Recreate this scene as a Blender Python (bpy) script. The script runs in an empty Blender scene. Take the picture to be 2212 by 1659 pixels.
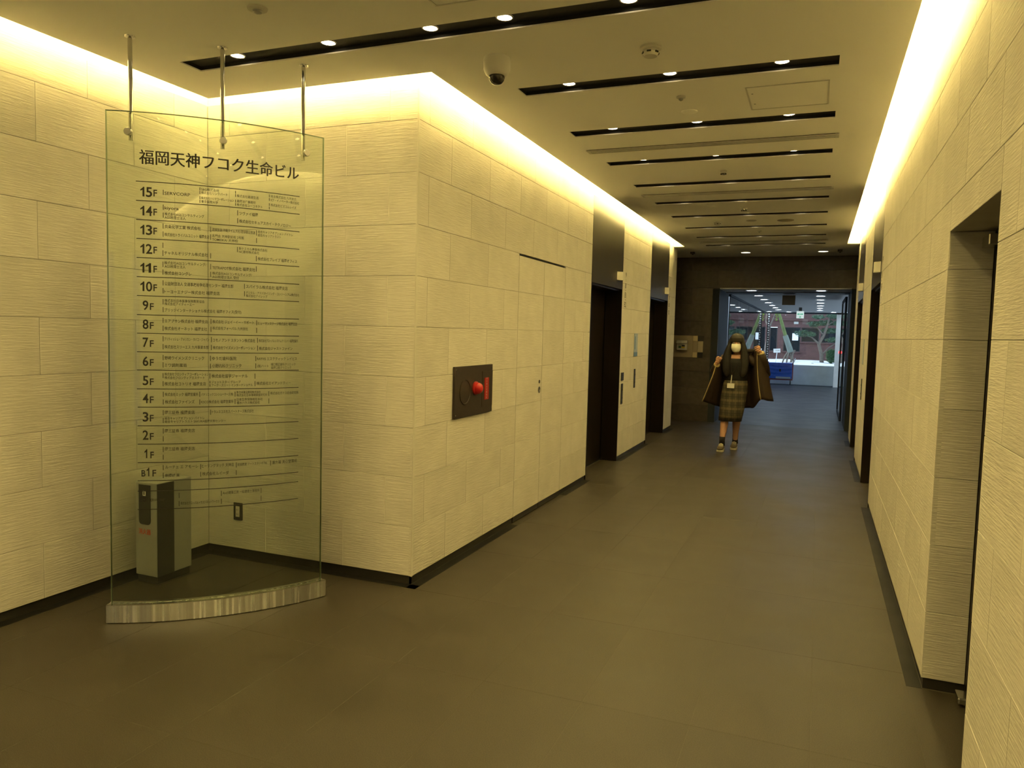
import bpy, bmesh, math, random
from mathutils import Vector, Matrix, noise
random.seed(7)
S = bpy.context.scene
COL = S.collection
D = bpy.data

# ------------------------------------------------------------------ camera
CAM_F, CAM_YAW, CAM_TILT, CAM_ROLL, CAM_H = 1626.65, 0.3839, 0.0700, 0.0252, 1.54
def make_camera():
    cd = D.cameras.new('camera'); cd.sensor_width = 36.0; cd.sensor_fit = 'HORIZONTAL'
    cd.lens = 36.0 * CAM_F / 2212.0; cd.clip_start = 0.05; cd.clip_end = 200
    fw = Vector((-math.sin(CAM_YAW)*math.cos(CAM_TILT), math.cos(CAM_YAW)*math.cos(CAM_TILT), -math.sin(CAM_TILT)))
    rt = Vector((math.cos(CAM_YAW), math.sin(CAM_YAW), 0)); up = rt.cross(fw)
    r = math.cos(CAM_ROLL)*rt + math.sin(CAM_ROLL)*up
    u = -math.sin(CAM_ROLL)*rt + math.cos(CAM_ROLL)*up
    m = Matrix((r, u, -fw)).transposed().to_4x4(); m.translation = (0, 0, CAM_H)
    o = D.objects.new('camera', cd); COL.objects.link(o); o.matrix_world = m
    S.camera = o
make_camera()

# ------------------------------------------------------------------ world: overcast daylight
W = D.worlds.new('world'); S.world = W; W.use_nodes = True
bg = W.node_tree.nodes['Background']
bg.inputs[0].default_value = (0.64, 0.82, 1.0, 1); bg.inputs[1].default_value = 4.2
# ------------------------------------------------------------------ view
S.view_settings.view_transform = 'Standard'; S.view_settings.look = 'None'
S.view_settings.exposure = 0.0; S.view_settings.gamma = 1.0
S.view_settings.use_curve_mapping = False
S.cycles.use_denoising = True
S.cycles.max_bounces = 6; S.cycles.diffuse_bounces = 4; S.cycles.glossy_bounces = 3; S.cycles.transparent_max_bounces = 10
S.cycles.use_adaptive_sampling = True; S.cycles.adaptive_threshold = 0.04; S.cycles.use_light_tree = False
S.cycles.caustics_reflective = False; S.cycles.caustics_refractive = False
S.cycles.sample_clamp_indirect = 60.0
# lamp tuning (all lamps live in the coves and the ceiling slots)
WARM = (1.0, 0.755, 0.25)
COVE_STRENGTH = 112.0
SPOT_W = 23.0
LOBBY_STRENGTH = 40.0

# ------------------------------------------------------------------ helpers
class MB:
    def __init__(s): s.v = []; s.f = []
    def add(s, vs, fs):
        n = len(s.v); s.v += [tuple(p) for p in vs]; s.f += [tuple(i+n for i in f) for f in fs]; return s
    def box(s, x0, x1, y0, y1, z0, z1):
        return s.add([(x0,y0,z0),(x1,y0,z0),(x1,y1,z0),(x0,y1,z0),(x0,y0,z1),(x1,y0,z1),(x1,y1,z1),(x0,y1,z1)],
                     [(0,3,2,1),(4,5,6,7),(0,1,5,4),(1,2,6,5),(2,3,7,6),(3,0,4,7)])
    def bbox(s, x0, x1, y0, y1, z0, z1, b=0.004):
        """box with all edges chamfered"""
        bm = bmesh.new(); bmesh.ops.create_cube(bm, size=1)
        for v in bm.verts: v.co = Vector(((x0+x1)/2+v.co.x*(x1-x0), (y0+y1)/2+v.co.y*(y1-y0), (z0+z1)/2+v.co.z*(z1-z0)))
        bmesh.ops.bevel(bm, geom=bm.edges[:], offset=b, segments=2, affect='EDGES', profile=0.5)
        bm.verts.index_update()
        s.add([v.co[:] for v in bm.verts], [[v.index for v in f.verts] for f in bm.faces]); bm.free(); return s
    def lathe(s, prof, n=20, axis='z', o=(0,0,0), caps=True):
        base = len(s.v)
        for r, h in prof:
            for i in range(n):
                a = 2*math.pi*i/n; x, y = r*math.cos(a), r*math.sin(a)
                p = {'z': (x,y,h), 'x': (h,x,y), 'y': (y,h,x)}[axis]
                s.v.append((p[0]+o[0], p[1]+o[1], p[2]+o[2]))
        for k in range(len(prof)-1):
            for i in range(n):
                j = (i+1) % n
                s.f.append((base+k*n+i, base+k*n+j, base+(k+1)*n+j, base+(k+1)*n+i))
        if caps:
            s.f.append(tuple(base+i for i in reversed(range(n))))
            s.f.append(tuple(base+(len(prof)-1)*n+i for i in range(n)))
        return s
    def tube(s, pts, rad, n=8, caps=True):
        pts = [Vector(p) for p in pts]; base = len(s.v)
        if not hasattr(rad, '__len__'): rad = [rad]*len(pts)
        prev = None
        for i, p in enumerate(pts):
            t = (pts[min(i+1, len(pts)-1)] - pts[max(i-1, 0)]).normalized()
            ref = prev if prev is not None else (Vector((0,0,1)) if abs(t.z) < .9 else Vector((1,0,0)))
            a = (ref - t*ref.dot(t)).normalized(); b = t.cross(a); prev = a
            for k in range(n):
                g = 2*math.pi*k/n; q = p + (a*math.cos(g)+b*math.sin(g))*rad[i]; s.v.append(q[:])
        for i in range(len(pts)-1):
            for k in range(n):
                j = (k+1) % n
                s.f.append((base+i*n+k, base+i*n+j, base+(i+1)*n+j, base+(i+1)*n+k))
        if caps:
            s.f.append(tuple(base+k for k in reversed(range(n)))); s.f.append(tuple(base+(len(pts)-1)*n+k for k in range(n)))
        return s
    def loft(s, rings, caps=True):
        n = len(rings[0]); base = len(s.v)
        for r in rings: s.v += [tuple(p) for p in r]
        for i in range(len(rings)-1):
            for k in range(n):
                j = (k+1) % n
                s.f.append((base+i*n+k, base+i*n+j, base+(i+1)*n+j, base+(i+1)*n+k))
        if caps:
            s.f.append(tuple(base+k for k in reversed(range(n)))); s.f.append(tuple(base+(len(rings)-1)*n+k for k in range(n)))
        return s
    def ell(s, c, r, n=16, m=10):
        base = len(s.v)
        for i in range(1, m):
            t = math.pi*i/m
            for k in range(n):
                a = 2*math.pi*k/n
                s.v.append((c[0]+r[0]*math.sin(t)*math.cos(a), c[1]+r[1]*math.sin(t)*math.sin(a), c[2]+r[2]*math.cos(t)))
        top = len(s.v); s.v.append((c[0], c[1], c[2]+r[2])); s.v.append((c[0], c[1], c[2]-r[2]))
        for i in range(m-2):
            for k in range(n):
                j = (k+1) % n
                s.f.append((base+i*n+k, base+(i+1)*n+k, base+(i+1)*n+j, base+i*n+j))
        for k in range(n):
            j = (k+1) % n
            s.f.append((top, base+k, base+j)); s.f.append((top+1, base+(m-2)*n+j, base+(m-2)*n+k))
        return s
    def mesh(s, name='mesh', smooth=False):
        me = D.meshes.new(name); me.from_pydata(s.v, [], s.f); me.validate()
        if smooth:
            me.polygons.foreach_set('use_smooth', [True]*len(me.polygons))
        me.update(); return me
    def build(s, name, mat, parent=None, smooth=False, auto=None):
        me = s.mesh(name, smooth or auto is not None); return link(name, me, mat, parent, auto)

def link(name, me, mat, parent=None, auto=None):
    if mat is not None and not len(me.materials): me.materials.append(mat)
    o = D.objects.new(name, me); COL.objects.link(o)
    if parent is not None: o.parent = parent
    if auto is not None:
        try: me.set_sharp_from_angle(angle=math.radians(auto))
        except Exception: pass
    return o
def tag(o, label=None, cat=None, group=None, kind=None):
    if label: o['label'] = label
    if cat: o['category'] = cat
    if group: o['group'] = group
    if kind: o['kind'] = kind
    return o
def thing(name, label, cat, loc=(0,0,0), rz=0, group=None):
    o = D.objects.new(name, None); COL.objects.link(o); o.location = loc; o.rotation_euler = (0,0,rz)
    o.empty_display_size = .1
    return tag(o, label, cat, group)
def struct(o): o['kind'] = 'structure'; return o

# ------------------------------------------------------------------ materials
def new_mat(name):
    m = D.materials.new(name); m.use_nodes = True; nt = m.node_tree
    b = nt.nodes['Principled BSDF']; return m, nt, b
def mat(name, col, rough=.5, metal=0., noise_amt=0., noise_scale=8., bump=0., bump_scale=80., stretch=(1,1,1), spec=.5, rnd=0., rough_var=0., **kw):
    m, nt, b = new_mat(name); N = nt.nodes; L = nt.links
    b.inputs['Roughness'].default_value = rough; b.inputs['Metallic'].default_value = metal
    b.inputs['Specular IOR Level'].default_value = spec
    b.inputs['Base Color'].default_value = (*col, 1)
    for k, v in kw.items(): b.inputs[k.replace('_', ' ')].default_value = v
    if noise_amt or bump or rnd or rough_var:
        g = N.new('ShaderNodeNewGeometry'); mp = N.new('ShaderNodeMapping'); mp.inputs['Scale'].default_value = stretch
        L.new(g.outputs['Position'], mp.inputs['Vector'])
    src = None
    if noise_amt:
        t = N.new('ShaderNodeTexNoise'); t.inputs['Scale'].default_value = noise_scale; t.inputs['Detail'].default_value = 3
        L.new(mp.outputs[0], t.inputs['Vector'])
        r = N.new('ShaderNodeMapRange'); r.inputs[1].default_value = .25; r.inputs[2].default_value = .75
        r.inputs[3].default_value = 1-noise_amt; r.inputs[4].default_value = 1+noise_amt
        L.new(t.outputs['Fac'], r.inputs[0]); src = r.outputs[0]
    if rnd:
        oi = N.new('ShaderNodeObjectInfo'); r2 = N.new('ShaderNodeMapRange'); r2.inputs[3].default_value = 1-rnd; r2.inputs[4].default_value = 1+rnd
        L.new(oi.outputs['Random'], r2.inputs[0])
        if src is not None:
            mu = N.new('ShaderNodeMath'); mu.operation = 'MULTIPLY'; L.new(src, mu.inputs[0]); L.new(r2.outputs[0], mu.inputs[1]); src = mu.outputs[0]
        else: src = r2.outputs[0]
    if src is not None:
        vm = N.new('ShaderNodeVectorMath'); vm.operation = 'SCALE'; vm.inputs[0].default_value = col
        L.new(src, vm.inputs['Scale']); L.new(vm.outputs[0], b.inputs['Base Color'])
    if bump:
        t2 = N.new('ShaderNodeTexNoise'); t2.inputs['Scale'].default_value = bump_scale; t2.inputs['Detail'].default_value = 2
        L.new(mp.outputs[0], t2.inputs['Vector'])
        bp = N.new('ShaderNodeBump'); bp.inputs['Strength'].default_value = bump; bp.inputs['Distance'].default_value = .01
        L.new(t2.outputs['Fac'], bp.inputs['Height']); L.new(bp.outputs[0], b.inputs['Normal'])
    return m
def emis(name, col, strength, base=(0.8,0.8,0.8)):
    m, nt, b = new_mat(name); b.inputs['Base Color'].default_value = (*base, 1)
    b.inputs['Emission Color'].default_value = (*col, 1); b.inputs['Emission Strength'].default_value = strength
    return m
def glass(name, tint, rough=0.0, ior=1.45, gloss=.04):
    """thin architectural glass: tinted see-through plus a fresnel mirror"""
    m = D.materials.new(name); m.use_nodes = True; nt = m.node_tree; N = nt.nodes; L = nt.links
    N.remove(N['Principled BSDF']); out = N['Material Output']
    tr = N.new('ShaderNodeBsdfTransparent'); tr.inputs[0].default_value = (*tint, 1)
    gl = N.new('ShaderNodeBsdfGlossy'); gl.inputs['Roughness'].default_value = rough; gl.inputs[0].default_value = (1,1,1,1)
    fr = N.new('ShaderNodeFresnel'); fr.inputs[0].default_value = ior
    mx = N.new('ShaderNodeMixShader'); L.new(fr.outputs[0], mx.inputs[0]); L.new(tr.outputs[0], mx.inputs[1]); L.new(gl.outputs[0], mx.inputs[2])
    L.new(mx.outputs[0], out.inputs['Surface']); return m

def stone_mat(name, col, rnd):
    m, nt, b = new_mat(name); N = nt.nodes; L = nt.links
    b.inputs['Roughness'].default_value = .75; b.inputs['Specular IOR Level'].default_value = .25
    g = N.new('ShaderNodeNewGeometry'); oi = N.new('ShaderNodeObjectInfo')
    off = N.new('ShaderNodeVectorMath'); off.operation = 'SCALE'; off.inputs[0].default_value = (7.3, 9.1, 0)
    L.new(oi.outputs['Random'], off.inputs['Scale'])
    ad = N.new('ShaderNodeVectorMath'); ad.operation = 'ADD'; L.new(g.outputs['Position'], ad.inputs[0]); L.new(off.outputs[0], ad.inputs[1])
    # chiselled horizontal striations
    mp = N.new('ShaderNodeMapping'); mp.inputs['Scale'].default_value = (9, 9, 150); L.new(ad.outputs[0], mp.inputs[0])
    t = N.new('ShaderNodeTexNoise'); t.inputs['Scale'].default_value = 1.0; t.inputs['Detail'].default_value = 2; t.inputs['Roughness'].default_value = .6
    L.new(mp.outputs[0], t.inputs['Vector'])
    # soft cloudiness
    t2 = N.new('ShaderNodeTexNoise'); t2.inputs['Scale'].default_value = 5; t2.inputs['Detail'].default_value = 1; L.new(ad.outputs[0], t2.inputs['Vector'])
    r1 = N.new('ShaderNodeMapRange'); r1.inputs[1].default_value=.3; r1.inputs[2].default_value=.7; r1.inputs[3].default_value = .95; r1.inputs[4].default_value = 1.04; L.new(t2.outputs['Fac'], r1.inputs[0])
    r2 = N.new('ShaderNodeMapRange'); r2.inputs[3].default_value = 1-rnd; r2.inputs[4].default_value = 1+rnd; L.new(oi.outputs['Random'], r2.inputs[0])
    r3 = N.new('ShaderNodeMapRange'); r3.inputs[1].default_value=.3; r3.inputs[2].default_value=.7; r3.inputs[3].default_value = .96; r3.inputs[4].default_value = 1.03; L.new(t.outputs['Fac'], r3.inputs[0])
    m1 = N.new('ShaderNodeMath'); m1.operation='MULTIPLY'; L.new(r1.outputs[0], m1.inputs[0]); L.new(r2.outputs[0], m1.inputs[1])
    m2 = N.new('ShaderNodeMath'); m2.operation='MULTIPLY'; L.new(m1.outputs[0], m2.inputs[0]); L.new(r3.outputs[0], m2.inputs[1])
    vm = N.new('ShaderNodeVectorMath'); vm.operation='SCALE'; vm.inputs[0].default_value = col; L.new(m2.outputs[0], vm.inputs['Scale']); L.new(vm.outputs[0], b.inputs['Base Color'])
    bp = N.new('ShaderNodeBump'); bp.inputs['Strength'].default_value=.40; bp.inputs['Distance'].default_value=.006
    L.new(t.outputs['Fac'], bp.inputs['Height']); L.new(bp.outputs[0], b.inputs['Normal'])
    return m
def floor_mat(name, col, scale=260, rough=.42):
    m, nt, b = new_mat(name); N = nt.nodes; L = nt.links
    b.inputs['Specular IOR Level'].default_value = .4
    g = N.new('ShaderNodeNewGeometry'); oi = N.new('ShaderNodeObjectInfo')
    t = N.new('ShaderNodeTexNoise'); t.inputs['Scale'].default_value = scale; t.inputs['Detail'].default_value = 1; L.new(g.outputs['Position'], t.inputs['Vector'])
    t2 = N.new('ShaderNodeTexNoise'); t2.inputs['Scale'].default_value = 2.2; t2.inputs['Detail'].default_value = 2; L.new(g.outputs['Position'], t2.inputs['Vector'])
    r1 = N.new('ShaderNodeMapRange'); r1.inputs[1].default_value=.32; r1.inputs[2].default_value=.68; r1.inputs[3].default_value=.62; r1.inputs[4].default_value=1.4; L.new(t.outputs['Fac'], r1.inputs[0])
    r2 = N.new('ShaderNodeMapRange'); r2.inputs[1].default_value=.3; r2.inputs[2].default_value=.7; r2.inputs[3].default_value=.9; r2.inputs[4].default_value=1.1; L.new(t2.outputs['Fac'], r2.inputs[0])
    r3 = N.new('ShaderNodeMapRange'); r3.inputs[3].default_value=.96; r3.inputs[4].default_value=1.04; L.new(oi.outputs['Random'], r3.inputs[0])
    m1 = N.new('ShaderNodeMath'); m1.operation='MULTIPLY'; L.new(r1.outputs[0], m1.inputs[0]); L.new(r2.outputs[0], m1.inputs[1])
    m2 = N.new('ShaderNodeMath'); m2.operation='MULTIPLY'; L.new(m1.outputs[0], m2.inputs[0]); L.new(r3.outputs[0], m2.inputs[1])
    vm = N.new('ShaderNodeVectorMath'); vm.operation='SCALE'; vm.inputs[0].default_value = col; L.new(m2.outputs[0], vm.inputs['Scale']); L.new(vm.outputs[0], b.inputs['Base Color'])
    rr = N.new('ShaderNodeMapRange'); rr.inputs[3].default_value=rough-.08; rr.inputs[4].default_value=rough+.12; L.new(t2.outputs['Fac'], rr.inputs[0]); L.new(rr.outputs[0], b.inputs['Roughness'])
    bp = N.new('ShaderNodeBump'); bp.inputs['Strength'].default_value=.12; bp.inputs['Distance'].default_value=.003; L.new(t.outputs['Fac'], bp.inputs['Height']); L.new(bp.outputs[0], b.inputs['Normal'])
    return m
def plaid_mat(name):
    m, nt, b = new_mat(name); N = nt.nodes; L = nt.links; b.inputs['Roughness'].default_value = .9
    g = N.new('ShaderNodeTexCoord'); sx = N.new('ShaderNodeSeparateXYZ'); L.new(g.outputs['Object'], sx.inputs[0])
    def band(out, freq, lo, hi):
        a = N.new('ShaderNodeMath'); a.operation='MULTIPLY'; a.inputs[1].default_value=freq; L.new(out, a.inputs[0])
        f = N.new('ShaderNodeMath'); f.operation='FRACT'; L.new(a.outputs[0], f.inputs[0])
        c1 = N.new('ShaderNodeMath'); c1.operation='GREATER_THAN'; c1.inputs[1].default_value=lo; L.new(f.outputs[0], c1.inputs[0])
        c2 = N.new('ShaderNodeMath'); c2.operation='LESS_THAN'; c2.inputs[1].default_value=hi; L.new(f.outputs[0], c2.inputs[0])
        mm = N.new('ShaderNodeMath'); mm.operation='MULTIPLY'; L.new(c1.outputs[0], mm.inputs[0]); L.new(c2.outputs[0], mm.inputs[1]); return mm.outputs[0]
    z1 = band(sx.outputs['Z'], 9, .0, .28); x1 = band(sx.outputs['X'], 13, .1, .35); z2 = band(sx.outputs['Z'], 9, .55, .66); x2 = band(sx.outputs['X'], 13, .6, .72)
    def mix(fac, c1, c2, amt):
        q = N.new('ShaderNodeMix'); q.data_type='RGBA'; s = N.new('ShaderNodeMath'); s.operation='MULTIPLY'; s.inputs[1].default_value=amt; L.new(fac, s.inputs[0]); L.new(s.outputs[0], q.inputs[0])
        if isinstance(c1, tuple): q.inputs[6].default_value=(*c1,1)
        else: L.new(c1, q.inputs[6])
        q.inputs[7].default_value=(*c2,1); return q.outputs[2]
    c = mix(z1, (.060,.052,.036), (.155,.122,.065), .7); c = mix(x1, c, (.13,.105,.06), .5); c = mix(z2, c, (.03,.026,.02), .6); c = mix(x2, c, (.03,.026,.02), .6)
    L.new(c, b.inputs['Base Color']); return m
def brick_mat(name):
    m, nt, b = new_mat(name); N = nt.nodes; L = nt.links; b.inputs['Roughness'].default_value=.85
    g = N.new('ShaderNodeNewGeometry'); sx = N.new('ShaderNodeSeparateXYZ'); L.new(g.outputs['Position'], sx.inputs[0])
    ax = N.new('ShaderNodeMath'); ax.operation='ADD'; L.new(sx.outputs[0], ax.inputs[0]); L.new(sx.outputs[1], ax.inputs[1])
    cb = N.new('ShaderNodeCombineXYZ'); L.new(ax.outputs[0], cb.inputs[0]); L.new(sx.outputs[2], cb.inputs[1])
    t = N.new('ShaderNodeTexBrick'); t.inputs['Scale'].default_value=4.2; L.new(cb.outputs[0], t.inputs['Vector'])
    t.inputs['Color1'].default_value=(.055,.021,.019,1); t.inputs['Color2'].default_value=(.078,.031,.028,1); t.inputs['Mortar'].default_value=(.055,.03,.028,1)
    L.new(t.outputs[0], b.inputs['Base Color']); return m

M = {}
M['stone'] = stone_mat('cream_chiselled_stone', (.60,.575,.52), .045)
M['dark_stone'] = mat('dark_brown_stone', (.080,.066,.055), .42, noise_amt=.2, noise_scale=14, rnd=.18)
M['paint'] = mat('white_ceiling_paint', (.90,.885,.83), .9, spec=.1)
M['cove_paint'] = mat('white_cove_paint', (.82,.81,.78), .9, spec=.1)
M['grout'] = mat('floor_grout', (.085,.075,.055), .8)
M['tile'] = floor_mat('brown_grey_granite', (.038,.0315,.0215))
M['border'] = floor_mat('black_granite_border', (.009,.0088,.008), 300, .45); M['border'].node_tree.nodes['Principled BSDF'].inputs['Specular IOR Level'].default_value = .2
M['base'] = mat('dark_metal_base', (.045,.042,.036), .35, .4)
M['black_slot'] = mat('black_slot_paint', (.012,.012,.012), .6)
M['backing'] = mat('wall_joint_mortar', (.34,.32,.28), .9)
M['elev'] = mat('dark_bronze_door', (.026,.018,.013), .30, .55, noise_amt=.08, noise_scale=40, stretch=(1,1,.02))
M['transom'] = mat('bronze_transom_panel', (.085,.075,.062), .36, .6, noise_amt=.05, noise_scale=60, stretch=(1,1,.02))
M['steel'] = mat('brushed_stainless_steel', (.60,.59,.57), .24, 1., noise_amt=.03, noise_scale=200, stretch=(1,1,.01))
def brushed(name):
    m, nt, b = new_mat(name); N = nt.nodes; L = nt.links
    b.inputs['Base Color'].default_value = (.90,.90,.90,1); b.inputs['Metallic'].default_value = 1; b.inputs['Roughness'].default_value = .22
    b.inputs['Anisotropic'].default_value = .9; b.inputs['Anisotropic Rotation'].default_value = .25
    tg = N.new('ShaderNodeTangent'); tg.direction_type = 'RADIAL'; tg.axis = 'Z'; L.new(tg.outputs[0], b.inputs['Tangent'])
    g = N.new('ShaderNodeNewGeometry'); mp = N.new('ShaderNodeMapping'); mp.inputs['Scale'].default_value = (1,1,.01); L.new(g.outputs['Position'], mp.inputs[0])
    t = N.new('ShaderNodeTexNoise'); t.inputs['Scale'].default_value = 16; t.inputs['Detail'].default_value = 3; L.new(mp.outputs[0], t.inputs['Vector'])
    bp = N.new('ShaderNodeBump'); bp.inputs['Strength'].default_value = .42; bp.inputs['Distance'].default_value = .01; L.new(t.outputs['Fac'], bp.inputs['Height']); L.new(bp.outputs[0], b.inputs['Normal'])
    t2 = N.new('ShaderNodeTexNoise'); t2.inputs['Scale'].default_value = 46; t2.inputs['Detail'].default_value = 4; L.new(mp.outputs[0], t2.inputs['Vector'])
    rg = N.new('ShaderNodeMapRange'); rg.inputs[1].default_value = .35; rg.inputs[2].default_value = .68; rg.inputs[3].default_value = .20; rg.inputs[4].default_value = .32; L.new(t2.outputs['Fac'], rg.inputs[0]); L.new(rg.outputs[0], b.inputs['Roughness'])
    vs = N.new('ShaderNodeMapRange'); vs.inputs[1].default_value = .35; vs.inputs[2].default_value = .68; vs.inputs[3].default_value = .88; vs.inputs[4].default_value = 1.0; L.new(t2.outputs['Fac'], vs.inputs[0])  # vertical streaks painted into the colour stand in for downlight reflections
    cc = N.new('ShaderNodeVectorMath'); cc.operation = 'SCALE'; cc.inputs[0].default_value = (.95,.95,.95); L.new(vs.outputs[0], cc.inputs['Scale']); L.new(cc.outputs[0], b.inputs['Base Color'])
    return m
M['silver_paint'] = mat('silver_painted_metal', (.46,.44,.41), .35, .35)
M['brushed'] = brushed('brushed_steel_painted_reflections')
M['chrome'] = mat('polished_steel_rod', (.62,.61,.58), .12, 1.)
M['black'] = mat('black_plastic', (.015,.015,.015), .4)
M['white'] = mat('white_plastic', (.72,.71,.68), .45)
M['ivory'] = mat('ivory_plastic', (.58,.56,.5), .5)
M['print'] = mat('black_print', (.016,.014,.012), .7)
M['grey_print'] = mat('thin_black_print', (.03,.027,.02), .7)
M['red_print'] = mat('red_print', (.55,.03,.02), .6)
M['cab_grey'] = mat('grey_painted_metal', (.30,.30,.28), .45)
M['cab_dark'] = mat('charcoal_painted_metal', (.03,.03,.028), .45)
M['panel_brown'] = mat('dark_brown_plate', (.035,.024,.019), .5, noise_amt=.15, noise_scale=30)
M['red'] = mat('red_plastic', (.38,.012,.01), .4)
M['red_lamp'] = emis('red_lamp_lens', (1,.04,.02), .03, (.45,.015,.012)); M['red_lamp'].node_tree.nodes['Principled BSDF'].inputs['Roughness'].default_value = .12
M['glass'] = glass('greenish_sign_glass', (.93,.965,.90))
M['glass_edge'] = mat('green_glass_edge', (.30,.38,.27), .15)
M['tinted_glass'] = glass('smoked_window_glass', (.22,.24,.26))
M['clear_glass'] = glass('clear_door_glass', (.93,.96,.97))
M['lobby_grey'] = mat('grey_metal_panel', (.045,.052,.062), .75, spec=.15)
M['lobby_ceiling'] = mat('lobby_ceiling_paint', (.84,.85,.86), .9)
M['lobby_floor'] = floor_mat('lobby_granite', (.045,.054,.070), 200, .38)
M['cool_lamp'] = emis('cool_white_lens', (.72,.88,1.0), LOBBY_STRENGTH)
M['warm_lamp'] = emis('warm_lens', (1.0,.80,.48), 14.); M['warm_lamp'].cycles.emission_sampling = 'NONE'
M['cove_lamp'] = emis('warm_cove_strip', WARM, COVE_STRENGTH)
M['blue'] = mat('blue_tarp', (.02,.14,.72), .45, bump=.3, bump_scale=9)
M['blue_sign'] = mat('pale_blue_notice', (.33,.40,.50), .5)
M['blue_dark'] = mat('mid_blue_notice', (.13,.24,.42), .5)
M['concrete'] = mat('pale_concrete', (.74,.74,.70), .85, noise_amt=.08, noise_scale=5)
M['sand'] = mat('white_sand', (.68,.66,.66), .95, noise_amt=.12, noise_scale=9)
M['brick'] = brick_mat('red_brown_brick')
M['window_dark'] = mat('dark_window_glass', (.012,.015,.018), .08)
M['bark'] = mat('grey_brown_bark', (.14,.115,.095), .9, noise_amt=.3, noise_scale=20)
M['green_trunk'] = mat('mossy_green_trunk', (.10,.13,.035), .8, noise_amt=.25, noise_scale=14)
M['wrap'] = mat('pale_trunk_wrap', (.15,.18,.16), .9)
M['needles'] = mat('pine_needles', (.07,.13,.075), .8, rnd=.15)
M['leaf_y'] = mat('young_leaves', (.24,.36,.05), .7)
M['bush'] = mat('clipped_bush', (.045,.11,.04), .8)
M['curtain'] = mat('pale_grey_fin', (.66,.67,.69), .7)
M['brown_board'] = mat('brown_board', (.36,.30,.20), .6)
M['skin'] = mat('skin', (.50,.275,.18), .55)
M['hair'] = mat('dark_brown_hair', (.007,.005,.004), .5, bump=.5, bump_scale=60, stretch=(6,6,.4))
M['mask'] = mat('white_face_mask', (.72,.71,.64), .85)
M['black_knit'] = mat('black_knit', (.006,.0055,.0055), .9)
M['coat'] = mat('dark_brown_quilted_coat', (.034,.019,.011), .7, bump=.3, bump_scale=30)
M['lining'] = mat('black_brown_lining', (.016,.011,.009), .8)
M['piping'] = mat('tan_piping', (.42,.33,.15), .7)
M['plaid'] = plaid_mat('olive_plaid_wool')
M['sock'] = mat('dark_sock', (.022,.018,.022), .9)
M['shoe'] = mat('brown_sneaker', (.10,.075,.045), .7)
M['shoe_white'] = mat('cream_sneaker', (.45,.41,.30), .7)
M['yellow'] = mat('yellow_label', (.55,.42,.03), .5)
M['cart_red'] = mat('red_cart_frame', (.30,.045,.04), .5)
M['rubber'] = mat('black_rubber', (.02,.02,.02), .8)
M['exit_white'] = emis('lit_sign_white', (.85,1,.92), .55, (.7,.8,.75))
M['exit_green'] = emis('lit_sign_green', (.02,.45,.2), .5, (.02,.35,.15))
M['led_red'] = emis('red_led', (1,.02,.02), 6.)
M['grey_board'] = mat('taupe_tile', (.30,.245,.175), .5, noise_amt=.06)
M['tan_board'] = mat('tan_tile', (.52,.42,.25), .5)
M['putty_board'] = mat('putty_tile', (.42,.36,.26), .5)

# ------------------------------------------------------------------ dimensions (metres)
XL, XR, XA, YA = -2.198, 0.498, -3.769, 3.902      # corridor left / right, alcove left, alcove end
ZC, ZS, ZR = 2.94, 2.955, 3.22                     # ceiling, stone top, cove roof
LIP = 0.17; YB = -4.2; YE = 12.5; YCOVE = 12.15; YD = 13.85
T = 0.02
EL = [(7.58, 8.88), (10.53, 11.82)]                # elevator openings left
ER = [(7.60, 8.90), (10.50, 11.82)]
EH = 2.07
NI = (2.735, 3.71, 2.01)                           # niche in the right wall
DOOR = (5.53, 6.12, 6.70, 2.15)
ROWS = [(0.05+.3*k, 0.05+.3*(k+1)) for k in range(9)] + [(2.75, ZS)]
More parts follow.
